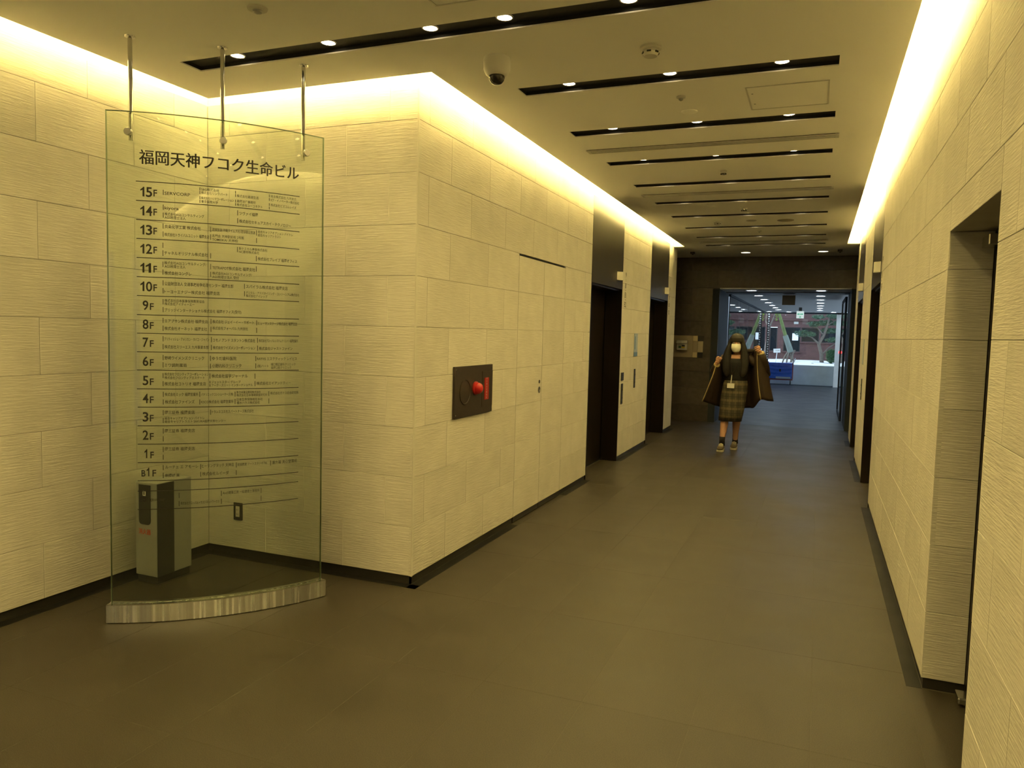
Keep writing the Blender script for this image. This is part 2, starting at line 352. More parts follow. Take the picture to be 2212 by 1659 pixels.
# tenant directory print: (row, ticks, names) as arc angle in degrees and height in metres
TXT=[
 ('15',[(-53.48,2.173,2.199),(-46.93,2.209,2.224),(-46.93,2.191,2.207),(-46.93,2.166,2.181),(-46.93,2.147,2.163),(-40.39,2.21,2.224),(-40.39,2.193,2.207),(-40.39,2.165,2.179),(-40.39,2.148,2.162),(-33.83,2.21,2.224),(-33.83,2.191,2.206),(-33.83,2.165,2.179),(-33.83,2.147,2.161)],
  [(-53.25,-48.71,2.1832,0.0209,'SERVCORP'),(-46.7,-43.42,2.2154,0.0152,'S&G株式会社'),(-46.7,-41.88,2.1991,0.0152,'株式会社リンクパート'),(-46.71,-40.7,2.1728,0.0152,'株式会社ハリマコーポレーション'),(-46.71,-43.66,2.1549,0.0152,'東京国際大学'),(-40.15,-35.96,2.1991,0.0155,'株式会社最適生活'),(-40.15,-36.54,2.1728,0.0155,'森陽法律事務所'),(-40.15,-35.22,2.1545,0.0155,'株式会社ユーコネクト'),(-33.55,-28.19,2.2162,0.0159,'地主株式会社 九州支店'),(-33.54,-27.55,2.1971,0.0159,'ICT・イノベーター株式会社'),(-33.54,-28.18,2.171,0.0159,'株式会社ビズコムレイズ')]),
 ('14',[(-53.5,2.1,2.126),(-53.51,2.061,2.087),(-39.99,2.1,2.126),(-39.99,2.06,2.086)],
  [(-53.27,-50.77,2.1111,0.0209,'kiyora'),(-53.27,-46.19,2.0801,0.0167,'株式会社AGSコンサルティング'),(-53.28,-49.51,2.0636,0.0167,'AGS税理士法人'),(-39.68,-36.12,2.1114,0.019,'ツヴァイ福岡'),(-39.68,-29.34,2.0717,0.019,'株式会社セキュアスカイ・テクノロジー')]),
 ('13',[(-53.55,2.007,2.033),(-53.56,1.967,1.994),(-45.0,2.005,2.032),(-45.01,1.966,1.993),(-36.37,2.005,2.032),(-36.36,1.966,1.992)],
  [(-53.29,-46.8,2.0181,0.0193,'貝島化学工業 株式会社'),(-53.3,-45.29,1.9788,0.0184,'株式会社トライバルユニット 福岡支店'),(-44.75,-36.61,2.0184,0.0179,'琉球放送/沖縄タイムス社/琉球朝日放送'),(-44.75,-38.8,1.9868,0.0162,'名門会 天神駅前校 2号館'),(-44.75,-39.92,1.9686,0.0162,'TOMEIKAI 天神校'),(-36.07,-28.88,2.0255,0.0158,'総合キャリアオプション バイトレ'),(-36.07,-31.41,2.0077,0.0158,'総合キャリアトラスト')]),
 ('12',[(-53.61,1.912,1.938),(-53.62,1.872,1.9),(-45.02,1.872,1.898),(-40.04,1.912,1.939),(-36.41,1.872,1.899)],
  [(-53.37,-45.52,1.8874,0.0193,'チャネルオリジナル株式会社'),(-39.76,-34.19,1.9315,0.0156,'新ケミカル商事株式会社'),(-39.76,-35.81,1.9152,0.0156,'NC建材株式会社'),(-36.11,-27.94,1.8852,0.0193,'株式会社ブレイブ 福岡オフィス')]),
 ('11',[(-53.63,1.817,1.844),(-53.64,1.779,1.805),(-45.02,1.817,1.844),(-45.03,1.778,1.804),(-36.41,1.818,1.845)],
  [(-53.38,-45.84,1.8383,0.0168,'株式会社AGSコンサルティング/'),(-53.34,-49.59,1.8208,0.0168,'AGS税理士法人'),(-53.35,-48.53,1.7874,0.0193,'株式会社コングレ'),(-44.72,-36.6,1.8259,0.0197,'TETRAPOT株式会社 福岡支社'),(-44.72,-37.26,1.7974,0.0163,'株式会社AGSコンサルティング/'),(-44.72,-39.76,1.7791,0.0163,'AGS税理士法人 受付')]),
 ('10',[(-53.63,1.725,1.751),(-53.64,1.685,1.712),(-38.68,1.725,1.751),(-38.68,1.686,1.713)],
  [(-53.36,-40.82,1.7346,0.0194,'公益財団法人 交通事故紛争処理センター 福岡支部'),(-53.46,-43.38,1.6947,0.0194,'トーヨーエナジー株式会社 福岡支店'),(-38.39,-29.95,1.7374,0.0201,'スパイラル株式会社 福岡支店'),(-38.39,-27.44,1.7057,0.0157,'デジタル・アドバタイジング・コンソーシアム株式会社'),(-38.39,-34.17,1.6892,0.0157,'株式会社アイレップ')]),
 ('9',[(-53.65,1.63,1.657),(-53.66,1.591,1.617)],
  [(-53.38,-46.16,1.65,0.016,'株式会社日本医事保険教育協会'),(-53.39,-48.0,1.6336,0.016,'株式会社アイティーエー'),(-53.39,-39.28,1.6025,0.0186,'ブリッジインターナショナル株式会社 福岡オフィス(受付)')]),
 ('8',[(-53.68,1.537,1.563),(-53.69,1.497,1.524),(-44.99,1.538,1.564),(-44.99,1.497,1.524),(-36.31,1.537,1.563),(-36.31,1.497,1.524)],
  [(-53.41,-45.56,1.5478,0.0194,'エアプサン株式会社 福岡支店'),(-53.42,-45.72,1.5099,0.0194,'株式会社オーネット 福岡支社'),(-44.71,-36.84,1.5499,0.0189,'株式会社 ジェイ・イー・サポート'),(-44.72,-38.02,1.5168,0.0172,'株式会社フォーバル 九州支社'),(-36.04,-27.87,1.5474,0.0177,'ヒューマンステージ株式会社 福岡支店')]),
 ('7',[(-53.7,1.444,1.471),(-53.71,1.404,1.431),(-44.92,1.444,1.471),(-44.93,1.404,1.431),(-36.14,1.445,1.471),(-36.13,1.403,1.43)],
  [(-53.48,-45.34,1.4563,0.0178,'ブリティッシュ・アメリカン・タバコ・ジャパン'),(-53.44,-45.42,1.417,0.0186,'株式会社スリーエス 九州事業本部'),(-44.65,-36.58,1.4554,0.019,'コモノ アンド スタントン株式会社'),(-44.65,-36.58,1.4166,0.0181,'株式会社ワイズメンコーポレーション'),(-35.84,-27.66,1.4561,0.0168,'株式会社グローバルシステムクリエイト福岡営業所'),(-35.83,-28.86,1.4149,0.0186,'株式会社ジャストファイン')]),
 ('6',[(-53.72,1.349,1.376),(-53.73,1.312,1.339),(-45.12,1.348,1.375),(-45.12,1.309,1.334),(-36.46,1.348,1.375),(-36.46,1.309,1.336)],
  [(-53.46,-46.28,1.3607,0.0195,'野崎ウイメンズクリニック'),(-53.47,-49.49,1.3238,0.0195,'ミワ調剤薬局'),(-44.81,-40.24,1.3609,0.0199,'ゆうだ歯科医院'),(-44.81,-39.28,1.3229,0.0199,'小野内科クリニック'),(-36.21,-27.87,1.3604,0.0186,'RAYVIS エステティック レイビス'),(-36.16,-33.88,1.3218,0.016,'(医)ハート'),(-33.42,-28.19,1.3305,0.0161,'樋口矯正歯科クリニック'),(-33.42,-29.11,1.3125,0.0161,'福岡口腔クリニック')]),
 ('5',[(-53.75,1.258,1.284),(-53.76,1.217,1.243),(-45.21,1.257,1.283),(-45.21,1.232,1.245),(-45.21,1.215,1.228),(-36.63,1.255,1.282),(-36.62,1.215,1.242)],
  [(-53.48,-45.44,1.2784,0.0161,'株式会社フロンティアコーポレーション'),(-53.48,-46.21,1.2605,0.0161,'株式会社フロンティアエステート'),(-53.49,-45.95,1.229,0.0195,'株式会社コトリオ 福岡支店'),(-44.9,-38.06,1.2696,0.0199,'株式会社留学ジャーナル'),(-44.93,-39.44,1.2384,0.0156,'ジェットスター グループ'),(-44.93,-37.07,1.222,0.0156,'アーク・スリー・インターナショナル'),(-36.29,-29.19,1.2294,0.0187,'株式会社エイアンドティー')]),
 ('4',[(-53.74,1.163,1.189),(-53.75,1.124,1.15),(-47.1,1.163,1.189),(-47.11,1.123,1.149),(-40.49,1.162,1.188),(-40.49,1.123,1.15),(-33.82,1.161,1.187),(-33.81,1.121,1.148)],
  [(-53.47,-47.38,1.1752,0.0187,'株式会社ミック 福岡営業所'),(-53.44,-48.07,1.1368,0.0196,'株式会社ファインズ'),(-46.84,-40.81,1.1745,0.0164,'パナソニックコンシューマーズ(株)'),(-46.88,-40.81,1.136,0.0181,'KISCO株式会社 福岡営業所'),(-40.21,-35.48,1.1835,0.0149,'新日本薬品開発株式会社'),(-40.22,-34.12,1.1681,0.0149,'株式会社日本環境調査研究所'),(-40.17,-35.06,1.146,0.0158,'日本生命保険相互会社'),(-40.17,-35.65,1.1284,0.0158,'積水ハウス株式会社'),(-33.52,-27.51,1.1754,0.0171,'株式会社ガナス総合研究所')]),
 ('3',[(-53.77,1.069,1.096),(-53.78,1.029,1.056),(-45.12,1.069,1.095)],
  [(-53.5,-48.04,1.0829,0.0196,'岡三証券 福岡支店'),(-53.5,-46.24,1.0529,0.0153,'総合キャリアオプション バイトレ'),(-53.51,-42.25,1.0362,0.0153,'総合キャリアトラスト SAKURA福岡天神センター'),(-44.87,-36.9,1.084,0.0182,'トランスコスモスパートナーズ株式会社')]),
 ('2',[(-53.79,0.975,1.002),(-53.8,0.935,0.962)],
  [(-53.52,-48.02,0.9886,0.0196,'岡三証券 福岡支店')]),
 ('1',[(-53.82,0.88,0.907),(-53.83,0.841,0.867)],
  [(-53.54,-48.04,0.8952,0.0197,'岡三証券 福岡支店')]),
 ('B1',[(-53.84,0.787,0.813),(-53.85,0.746,0.774),(-47.0,0.786,0.813),(-47.0,0.747,0.773),(-40.27,0.786,0.813),(-40.27,0.746,0.772),(-33.45,0.784,0.812)],
  [(-53.49,-47.43,0.8024,0.0197,'ルーチェ エ アモーレ'),(-53.5,-50.86,0.7591,0.018,'串揚げ 楽'),(-46.78,-40.74,0.8026,0.02,'ヒーリングタッチ 天神店'),(-46.69,-41.7,0.7608,0.02,'株式会社ルイーダ'),(-40.01,-34.18,0.8011,0.0168,'絵画教室 アートスタジオTRE'),(-33.14,-27.75,0.7989,0.0208,'漢方薬 天心堂薬局')]),
 ('15b',[(-50.97,0.64,0.668),(-50.98,0.597,0.624),(-43.14,0.64,0.667),(-43.14,0.598,0.625),(-35.36,0.639,0.667),(-35.36,0.597,0.625)],
  [(-50.7,-43.51,0.6117,0.0164,'株式会社グローバルトラストネットワークス'),(-42.87,-35.7,0.6548,0.0176,'And3建築工房 一級建築士事務所'),(-56.91,-53.61,0.6341,0.0188,'F SERVCORP')]),
]
NUM=[(-57.69,-55.46,2.1604,0.0469,'15'),(-55.23,-54.59,2.1642,0.0325,'F'),(-57.73,-55.48,2.0674,0.047,'14'),(-55.26,-54.62,2.0709,0.0325,'F'),(-57.76,-55.51,1.974,0.0471,'13'),(-55.29,-54.64,1.9772,0.0326,'F'),(-57.79,-55.54,1.8804,0.0471,'12'),(-55.31,-54.67,1.8833,0.0326,'F'),(-57.82,-55.57,1.786,0.0472,'11'),(-55.34,-54.7,1.7886,0.0327,'F'),(-57.85,-55.59,1.694,0.0473,'10'),(-55.37,-54.72,1.6962,0.0328,'F'),(-57.33,-56.3,1.6007,0.0461,'9'),(-56.04,-55.35,1.6017,0.0328,'F'),(-57.36,-56.33,1.5061,0.0462,'8'),(-56.07,-55.38,1.5069,0.0328,'F'),(-57.39,-56.36,1.4154,0.0463,'7'),(-56.1,-55.4,1.4161,0.0329,'F'),(-57.42,-56.39,1.3202,0.0464,'6'),(-56.13,-55.43,1.3207,0.0329,'F'),(-57.45,-56.42,1.223,0.0465,'5'),(-56.16,-55.46,1.2233,0.033,'F'),(-57.48,-56.45,1.1317,0.0465,'4'),(-56.19,-55.49,1.1319,0.0331,'F'),(-57.51,-56.47,1.0381,0.0466,'3'),(-56.22,-55.52,1.0381,0.0331,'F'),(-57.54,-56.5,0.945,0.0467,'2'),(-56.24,-55.54,0.9449,0.0332,'F'),(-57.34,-56.64,0.8498,0.0459,'1'),(-56.18,-55.54,0.8496,0.0332,'F'),(-57.84,-57.1,0.7566,0.0324,'B'),(-56.98,-56.3,0.7564,0.0443,'1'),(-55.83,-55.14,0.756,0.0333,'F'),(-58.25,-56.96,0.6273,0.0265,'15')]
LINES=[(-58.15,2.2336),(-58.18,2.1396),(-58.21,2.0462),(-58.25,1.9529),(-58.28,1.8592),(-58.31,1.7644),(-58.35,1.6707),(-58.38,1.5756),(-58.41,1.4832),(-58.44,1.39),(-58.48,1.2978),(-58.51,1.2027),(-58.4,1.1103),(-58.44,1.0154),(-58.47,0.9215),(-58.5,0.8268),(-58.54,0.734),(-58.55,0.6805),(-58.59,0.5859)]
TITLE=(-57.7, -27.7, 2.3198, 2.3285, 0.0646)

# ------------------------------------------------------------------ tiles
_tm = {}
def tile_mesh(axis, sgn, w, h, mt, gap=.0018, t=T, b=.0012):
    key = (axis, sgn, round(w, 3), round(h, 3), mt.name)
    if key in _tm: return _tm[key]
    a, c = (w-gap*.45)/2, (h-gap)/2
    loc = []
    for (ia, ic, d) in ((0,0,-t), (0,0,-b), (b,b,0)):
        loc += [(-a+ia,-c+ic,d), (a-ia,-c+ic,d), (a-ia,c-ic,d), (-a+ia,c-ic,d)]
    f = [(3,2,1,0), (8,9,10,11)]
    for k in (0, 4):
        for i in range(4):
            j = (i+1) % 4; f.append((k+i, k+j, k+4+j, k+4+i))
    if axis == 'x': vs = [(sgn*d, p, q) for p, q, d in loc]
    elif axis == 'y': vs = [(p, sgn*d, q) for p, q, d in loc]
    else: vs = [(p, q, d) for p, q, d in loc]
    bm = bmesh.new(); bv = [bm.verts.new(v) for v in vs]
    for q in f: bm.faces.new([bv[i] for i in q])
    bmesh.ops.recalc_face_normals(bm, faces=bm.faces[:])
    me = D.meshes.new('stone_tile'); bm.to_mesh(me); bm.free(); me.materials.append(mt)
    _tm[key] = me; return me
def put_tile(name, parent, axis, sgn, plane, u0, u1, z0, z1, mt, jit=.0007):
    if u1-u0 < .02 or z1-z0 < .02: return
    me = tile_mesh(axis, sgn, u1-u0, z1-z0, mt)
    o = D.objects.new(name, me); COL.objects.link(o); o.parent = parent
    p = plane - sgn*random.random()*jit; um, zm = (u0+u1)/2, (z0+z1)/2
    o.location = (p, um, zm) if axis == 'x' else (um, p, zm)
    return o
def clad(parent, axis, sgn, plane, u0, u1, phase, holes=(), pitch=.6, rows=ROWS, mt=None, name='stone_tile'):
    mt = mt or M['stone']
    for k, (z0, z1) in enumerate(rows):
        ph = phase[k % 2]; cuts = {round(u0,4), round(u1,4)}
        n = math.ceil((u0-ph)/pitch)
        while ph+n*pitch < u1:
            if ph+n*pitch > u0+.02: cuts.add(round(ph+n*pitch,4))
            n += 1
        hs = [h for h in holes if h[2] < z1-.001 and h[3] > z0+.001]
        for h in hs:
            # drop bond joints that would leave slivers beside an opening
            cuts = {c for c in cuts if not (abs(c-h[0]) < .04 or abs(c-h[1]) < .04) or c in (u0, u1)}
            cuts |= {round(h[0],4), round(h[1],4)}
        cs = sorted(c for c in cuts if u0-.001 <= c <= u1+.001)
        for a, b in zip(cs, cs[1:]):
            m = (a+b)/2; segs = [(z0, z1)]
            for h in hs:
                if h[0] < m < h[1]:
                    segs = [s for s in ((z0, h[2]), (h[3], z1)) if s[1]-s[0] > .02]
            for s0, s1 in segs: put_tile(name, parent, axis, sgn, plane, a, b, s0, s1, mt)

def wall_boxes(name, boxes, mt):
    m = MB()
    for b in boxes: m.box(*b)
    return struct(m.build(name, mt))

# ------------------------------------------------------------------ floor
fl = MB(); fl.box(-6, 2, YB, YD, -.12, -.0008)
floor = struct(fl.build('floor', M['grout']))
_fm = {}
def floor_tile(x0, x1, y0, y1, mt, name='floor_tile', gap=.0014):
    key = (round(x1-x0,3), round(y1-y0,3), mt.name)
    if key not in _fm:
        a, c, b, t = (x1-x0-gap)/2, (y1-y0-gap)/2, .0005, .004
        vs = [(-a,-c,-t),(a,-c,-t),(a,c,-t),(-a,c,-t),(-a,-c,-b),(a,-c,-b),(a,c,-b),(-a,c,-b),(-a+b,-c+b,0),(a-b,-c+b,0),(a-b,c-b,0),(-a+b,c-b,0)]
        f = [(3,2,1,0),(8,9,10,11)] + [(k+i, k+(i+1)%4, k+4+(i+1)%4, k+4+i) for k in (0,4) for i in range(4)]
        me = D.meshes.new('floor_tile'); me.from_pydata(vs, [], f); me.update(); me.materials.append(mt); _fm[key] = me
    o = D.objects.new(name, _fm[key]); COL.objects.link(o); o.parent = floor; o.location = ((x0+x1)/2, (y0+y1)/2, 0)
XJ = [.049-.4455*k for k in range(9)]; YJ = [2.06+.89*k for k in range(-7, 14)]
BW = .057
def lay(x0, x1, y0, y1):
    xs = sorted([x0, x1]+[x for x in XJ if x0+.03 < x < x1-.03]); ys = sorted([y0, y1]+[y for y in YJ if y0+.03 < y < y1-.03])
    for xa, xb in zip(xs, xs[1:]):
        for ya, yb in zip(ys, ys[1:]): floor_tile(xa, xb, ya, yb, M['tile'])
lay(XA+BW, XR-BW, YB+.02, YA-BW)
lay(XL+BW, XR-BW, YA-BW, YE)
lay(-3.2, 1.2, YE, YD-.01)
# border strips; where an opening interrupts the strip the floor stone runs in
def border(side, y0, y1):
    if side == 'L': floor_tile(XL-.008, XL+BW, y0, y1, M['border'], 'border_strip')
    else: floor_tile(XR-BW, XR+.008, y0, y1, M['border'], 'border_strip')
for a, b in ((YA-BW, 5.50), (6.74, EL[0][0]-.02), (EL[0][1]+.02, EL[1][0]-.02), (EL[1][1]+.02, YE)): border('L', a, b)
for a, b in ((YB+.02, NI[0]-.0), (NI[1], ER[0][0]-.02), (ER[0][1]+.02, ER[1][0]-.02), (ER[1][1]+.02, YE)): border('R', a, b)
floor_tile(XL-.008, XL+BW, 5.50, 6.74, M['tile'])
for a, b in EL: floor_tile(XL-.19, XL+BW, a-.02, b+.02, M['tile'])
for a, b in ER: floor_tile(XR-BW, XR+.19, a-.02, b+.02, M['tile'])
floor_tile(XR-BW, XR+.17, NI[0], NI[1], M['tile'])
floor_tile(XA-.008, XL+BW, YA-BW, YA+.008, M['border'], 'border_strip')
for a, b in ((YB+.02, -1.2), (-1.2, 1.4), (1.4, YA-BW)): floor_tile(XA-.008, XA+BW, a, b, M['border'], 'border_strip')

# ------------------------------------------------------------------ walls
ZB = .0
def segs(lo, hi, op):
    out = []; c = lo
    for a, b in op: out.append((c, a)); c = b
    out.append((c, hi)); return out
bx = [(XL-.30, XL-T, a, b, -.004, ZS) for a, b in segs(YA+T, YE, [(EL[0][0]-.02, EL[0][1]+.02), (EL[1][0]-.02, EL[1][1]+.02)])]
bx += [(XL-.30, XL-.035, a-.02, b+.02, EH, ZS) for a, b in EL]
wall_left = wall_boxes('wall_left', bx, M['backing'])
clad(wall_left, 'x', 1, XL, YA, YE, (4.335-.6, 4.04-.6), [(a-.02, b+.02, 0, ZS) for a, b in EL] + [(DOOR[0], DOOR[2], .0, DOOR[3])])
wall_alcove_back = wall_boxes('wall_alcove_back', [(XA-.3, XL-T, YA+T, YA+.3, -.004, ZS)], M['backing'])
clad(wall_alcove_back, 'y', -1, YA, XA, XL, (-2.69, -2.39))
wall_alcove_left = wall_boxes('wall_alcove_left', [(XA-.3, XA-T, YB, YA+T, -.004, ZS)], M['backing'])
clad(wall_alcove_left, 'x', 1, XA, -1.5, YA, (2.725, 3.025))
bx = [(XR+T, XR+.30, a, b, -.004, ZS) for a, b in segs(YB, YE, [(NI[0]-T, NI[1]+T), (ER[0][0]-.02, ER[0][1]+.02), (ER[1][0]-.02, ER[1][1]+.02)])]
bx += [(XR+.035, XR+.30, a-.02, b+.02, EH, ZS) for a, b in ER] + [(XR+T, XR+.30, NI[0]-T, NI[1]+T, NI[2]+T, ZS)]
wall_right = wall_boxes('wall_right', bx, M['backing'])
clad(wall_right, 'x', -1, XR, -1.2, YE, (4.30, 4.00), [(a-.02, b+.02, 0, ZS) for a, b in ER] + [(NI[0], NI[1], 0, NI[2])])
# stone returns of the niche
for z0, z1 in ROWS[:7]:
    z1 = min(z1, NI[2])
    put_tile('stone_tile', wall_right, 'y', -1, NI[1], XR+.003, XR+.168, z0, z1, M['stone'])
    put_tile('stone_tile', wall_right, 'y', 1, NI[0], XR+.003, XR+.168, z0, z1, M['stone'])
m = MB(); m.box(XR+.002, XR+.17, NI[0], NI[1], NI[2]+.001, NI[2]+T)
m.build('stone_soffit', M['stone'], wall_right)
# near part of the side walls behind the camera: plain stone sheets
MB().box(XA-T, XA, YB, -1.502, .05, ZS).build('stone_sheet', M['stone'], wall_alcove_left)
MB().box(XR, XR+T, YB, -1.202, .05, ZS).build('stone_sheet', M['stone'], wall_right)
# end return of the left wall and the side hall beyond it
wall_hall_left = wall_boxes('wall_hall_left', [(-6, XL-.30, YE-.3, YE, -.004, ZR), (-6.2, -6, YE-.3, YD+.3, -.1, ZR)], M['dark_stone'])
wall_hall_right = wall_boxes('wall_hall_right', [(XR+.30, 2.2, YE-.3, YE, -.004, ZR), (2, 2.2, YE, YD+.3, -.1, ZR)], M['dark_stone'])
# far dark stone wall with the wide opening
OX0, OX1, OZ = -1.66, .48, 2.38
wall_far = wall_boxes('wall_far', [(-6, OX0-.02, YD+T, YD+.25, -.1, ZR), (OX1+.02, 2.2, YD+T, YD+.25, -.1, ZR), (OX0-.02, OX1+.02, YD+T, YD+.25, OZ+.02, ZR)], M['cab_dark'])
clad(wall_far, 'y', -1, YD, -3.2, 1.2, (-1.70, -1.25), [(OX0, OX1, 0, OZ)], pitch=.9, rows=[(.3*k, min(.3*k+.3, ZC)) for k in range(10)], mt=M['dark_stone'], name='dark_stone_tile')
MB().box(-6, -3.2, YD, YD+T, 0, ZC).build('dark_stone_sheet', M['dark_stone'], wall_far)
MB().box(1.2, 2.0, YD, YD+T, 0, ZC).build('dark_stone_sheet', M['dark_stone'], wall_far)
# wall behind the camera with tall daylight windows
wb = [(XA-.3, XR+.3, YB-.3, YB, 2.5, ZR), (XA-.3, XR+.3, YB-.3, YB, -.1, .05)]
for a, b in ((XA-.3, XA+.7), (XA+1.15, XA+2.2), (XA+2.65, XR+.3)): wb.append((a, b, YB-.3, YB, .05, 2.5))
wall_behind = wall_boxes('wall_behind', wb, M['stone'])
for i, (a, b) in enumerate(((XA+.7, XA+1.15), (XA+2.2, XA+2.65))):
    w = MB()
    for q in ((a, a+.05, .05, 2.5), (b-.05, b, .05, 2.5), (a+.05, b-.05, .05, .1), (a+.05, b-.05, 2.45, 2.5)): w.box(q[0], q[1], YB-.2, YB-.12, q[2], q[3])
    wo = struct(w.build('window_%d' % (i+1), M['base']))
    MB().box(a+.05, b-.05, YB-.17, YB-.16, .1, 2.45).build('pane', M['tinted_glass'], wo)
# upper painted walls inside the coves, cove roof
up = [(XL-.30, XL-.004, YA+.004, YE, ZS+.001, ZR), (XA-.3, XL-.30, YA+.004, YA+.3, ZS+.001, ZR), (XA-.3, XA-.004, YB, YA+.004, ZS+.001, ZR), (XR+.004, XR+.30, YB, YE, ZS+.001, ZR)]
wall_cove = wall_boxes('wall_cove_upper', up, M['cove_paint'])
struct(MB().box(-6.2, 2.2, YB-.3, YD+.25, ZR, ZR+.15).build('ceiling_slab', M['cove_paint']))
# corner guard and base plates
struct(MB().bbox(XL-.006, XL+.004, YA-.004, YA+.006, .05, ZS+.005, .002).build('trim_1', M['ivory']))
def base(name, boxes):
    m = MB()
    for b in boxes: m.box(*b)
    return struct(m.build(name, M['base']))
bl = [(XL-T, XL-.009, a, b, .0005, .049) for a, b in ((YA+.009, DOOR[0]), (DOOR[2], EL[0][0]-.02), (EL[0][1]+.02, EL[1][0]-.02), (EL[1][1]+.02, YE))]
base('baseboard_left', bl)
base('baseboard_right', [(XR+.009, XR+T, a, b, .0005, .049) for a, b in ((YB, NI[0]-T), (NI[1]+T, ER[0][0]-.02), (ER[0][1]+.02, ER[1][0]-.02), (ER[1][1]+.02, YE))] + [(XR+.009, XR+.17, NI[1]+.009, NI[1]+T, .0005, .049), (XR+.009, XR+.17, NI[0]-T, NI[0]-.009, .0005, .049)])
base('baseboard_alcove_back', [(XA-.009, XL-.009, YA+.009, YA+T, .0005, .049)])
base('baseboard_alcove_left', [(XA-T, XA-.009, YB, YA+.009, .0005, .049)])

# ------------------------------------------------------------------ ceiling with slots and coves
SLOT_W = .152
SLOT_Y = [3.175, 4.135, 5.12, 6.105, 7.08, 8.07, 9.03, 10.02, 10.99, 11.985]
SLOTS = [(-3.26, .03, SLOT_Y[0])] + [(-1.686, .03, y) for y in SLOT_Y[1:]]
BACKS = [(-3.26, .03, 2.195), (-3.26, .03, 1.215), (-3.26, .03, .235), (-3.26, .03, -.745), (-3.26, .03, -1.725)]
holes = [(a, b, y, y+SLOT_W) for a, b, y in SLOTS+BACKS]
def solid(x, y):
    ok = (YB <= y <= YA-LIP and XA+LIP < x < XR-LIP) or (YA-LIP <= y <= YCOVE and XL+LIP < x < XR-LIP) or (YCOVE <= y <= YE and XL < x < XR) or (YE <= y <= YD and -6 < x < 2)
    return ok and not any(h[0] < x < h[1] and h[2] < y < h[3] for h in holes)
gx = sorted({-6, 2, XA+LIP, XL, XL+LIP, XR-LIP, XR} | {h[0] for h in holes} | {h[1] for h in holes})
gy = sorted({YB, YA-LIP, YCOVE, YE, YD} | {h[2] for h in holes} | {h[3] for h in holes})
cm = MB(); ZT = ZC+.045
sol = {(i, j): solid((gx[i]+gx[i+1])/2, (gy[j]+gy[j+1])/2) for i in range(len(gx)-1) for j in range(len(gy)-1)}
for (i, j), s in sol.items():
    if not s: continue
    x0, x1, y0, y1 = gx[i], gx[i+1], gy[j], gy[j+1]
    cm.add([(x0,y0,ZC),(x0,y1,ZC),(x1,y1,ZC),(x1,y0,ZC)], [(0,1,2,3)]); cm.add([(x0,y0,ZT),(x1,y0,ZT),(x1,y1,ZT),(x0,y1,ZT)], [(0,1,2,3)])
    for di, dj, a, b in ((-1,0,(x0,y1),(x0,y0)), (1,0,(x1,y0),(x1,y1)), (0,-1,(x0,y0),(x1,y0)), (0,1,(x1,y1),(x0,y1))):
        if not sol.get((i+di, j+dj), False): cm.add([(*a,ZC),(*b,ZC),(*b,ZT),(*a,ZT)], [(0,1,2,3)])
ceiling = struct(cm.build('ceiling', M['paint']))
# cove fascia boards and end caps
FB = .13
fb = [(XA+LIP+FB, XA+LIP+FB+.02, YB, YA-LIP-FB, ZT, ZR), (XA+LIP+FB, XL+LIP+FB, YA-LIP-FB-.02, YA-LIP-FB, ZT, ZR), (XL+LIP+FB, XL+LIP+FB+.02, YA-LIP-FB, YCOVE, ZT, ZR), (XR-LIP-FB-.02, XR-LIP-FB, YB, YCOVE, ZT, ZR),
      (XL, XL+LIP+FB+.02, YCOVE, YCOVE+.03, ZT, ZR), (XR-LIP-FB-.02, XR, YCOVE, YCOVE+.03, ZT, ZR)]
m = MB()
for b in fb: m.box(*b)
struct(m.build('trim_2', M['cove_paint']))
# cove light strips
def cove(label, x0, x1, y0, y1):
    t = thing('cove_light', label, 'light', ((x0+x1)/2, (y0+y1)/2, ZT), group='hidden strip lights in the ceiling coves')
    dx, dy = (x1-x0)/2, (y1-y0)/2
    MB().box(-dx-.006, dx+.006, -dy-.006, dy+.006, .0005, .040).build('housing', M['white'], t)
    MB().box(-dx, dx, -dy, dy, .0405, .058).build('diffuser', M['cove_lamp'], t)
    return t
so = .060; sw = .012
cove('warm cove strip light glowing above the far left alcove wall', XA+LIP+so-sw, XA+LIP+so+sw, YB+.1, YA-LIP-so-.03)
cove('warm cove strip light glowing above the wall behind the glass directory', XA+LIP+so+.03, XL+LIP+so-.03, YA-LIP-so-sw, YA-LIP-so+sw)
cove('long warm cove strip light above the left corridor wall', XL+LIP+so-sw, XL+LIP+so+sw, YA-LIP-so+.02, YCOVE-.03)
cove('long warm cove strip light above the right corridor wall', XR-LIP-so-sw, XR-LIP-so+sw, YB+.1, YCOVE-.03)

ORD = ['first', 'second', 'third', 'fourth', 'fifth', 'sixth', 'seventh', 'eighth', 'ninth', 'tenth']
ZSLOT = ZC+.026
lens_me = MB().lathe([(.034, -.003), (.034, -.001)], 20).mesh('lens'); lens_me.materials.append(M['warm_lamp'])
trim_me = MB().lathe([(.035, -.001), (.035, -.005), (.043, -.004), (.043, -.0005)], 20, caps=False).mesh('trim_ring', True); trim_me.materials.append(M['steel'])
spot_d = D.lights.new('downlight_beam', 'SPOT'); spot_d.energy = SPOT_W; spot_d.color = WARM; spot_d.spot_size = math.radians(150); spot_d.spot_blend = 1.0; spot_d.shadow_soft_size = .03
def downlight(x, y, label, group):
    t = thing('downlight', label, 'downlight', (x, y, ZSLOT), group=group)
    for n, me in (('lens', lens_me), ('trim_ring', trim_me)):
        o = D.objects.new(n, me); COL.objects.link(o); o.parent = t
    s = D.objects.new('downlight_beam', spot_d); COL.objects.link(s); s.parent = t; s.location = (0, 0, -.012)
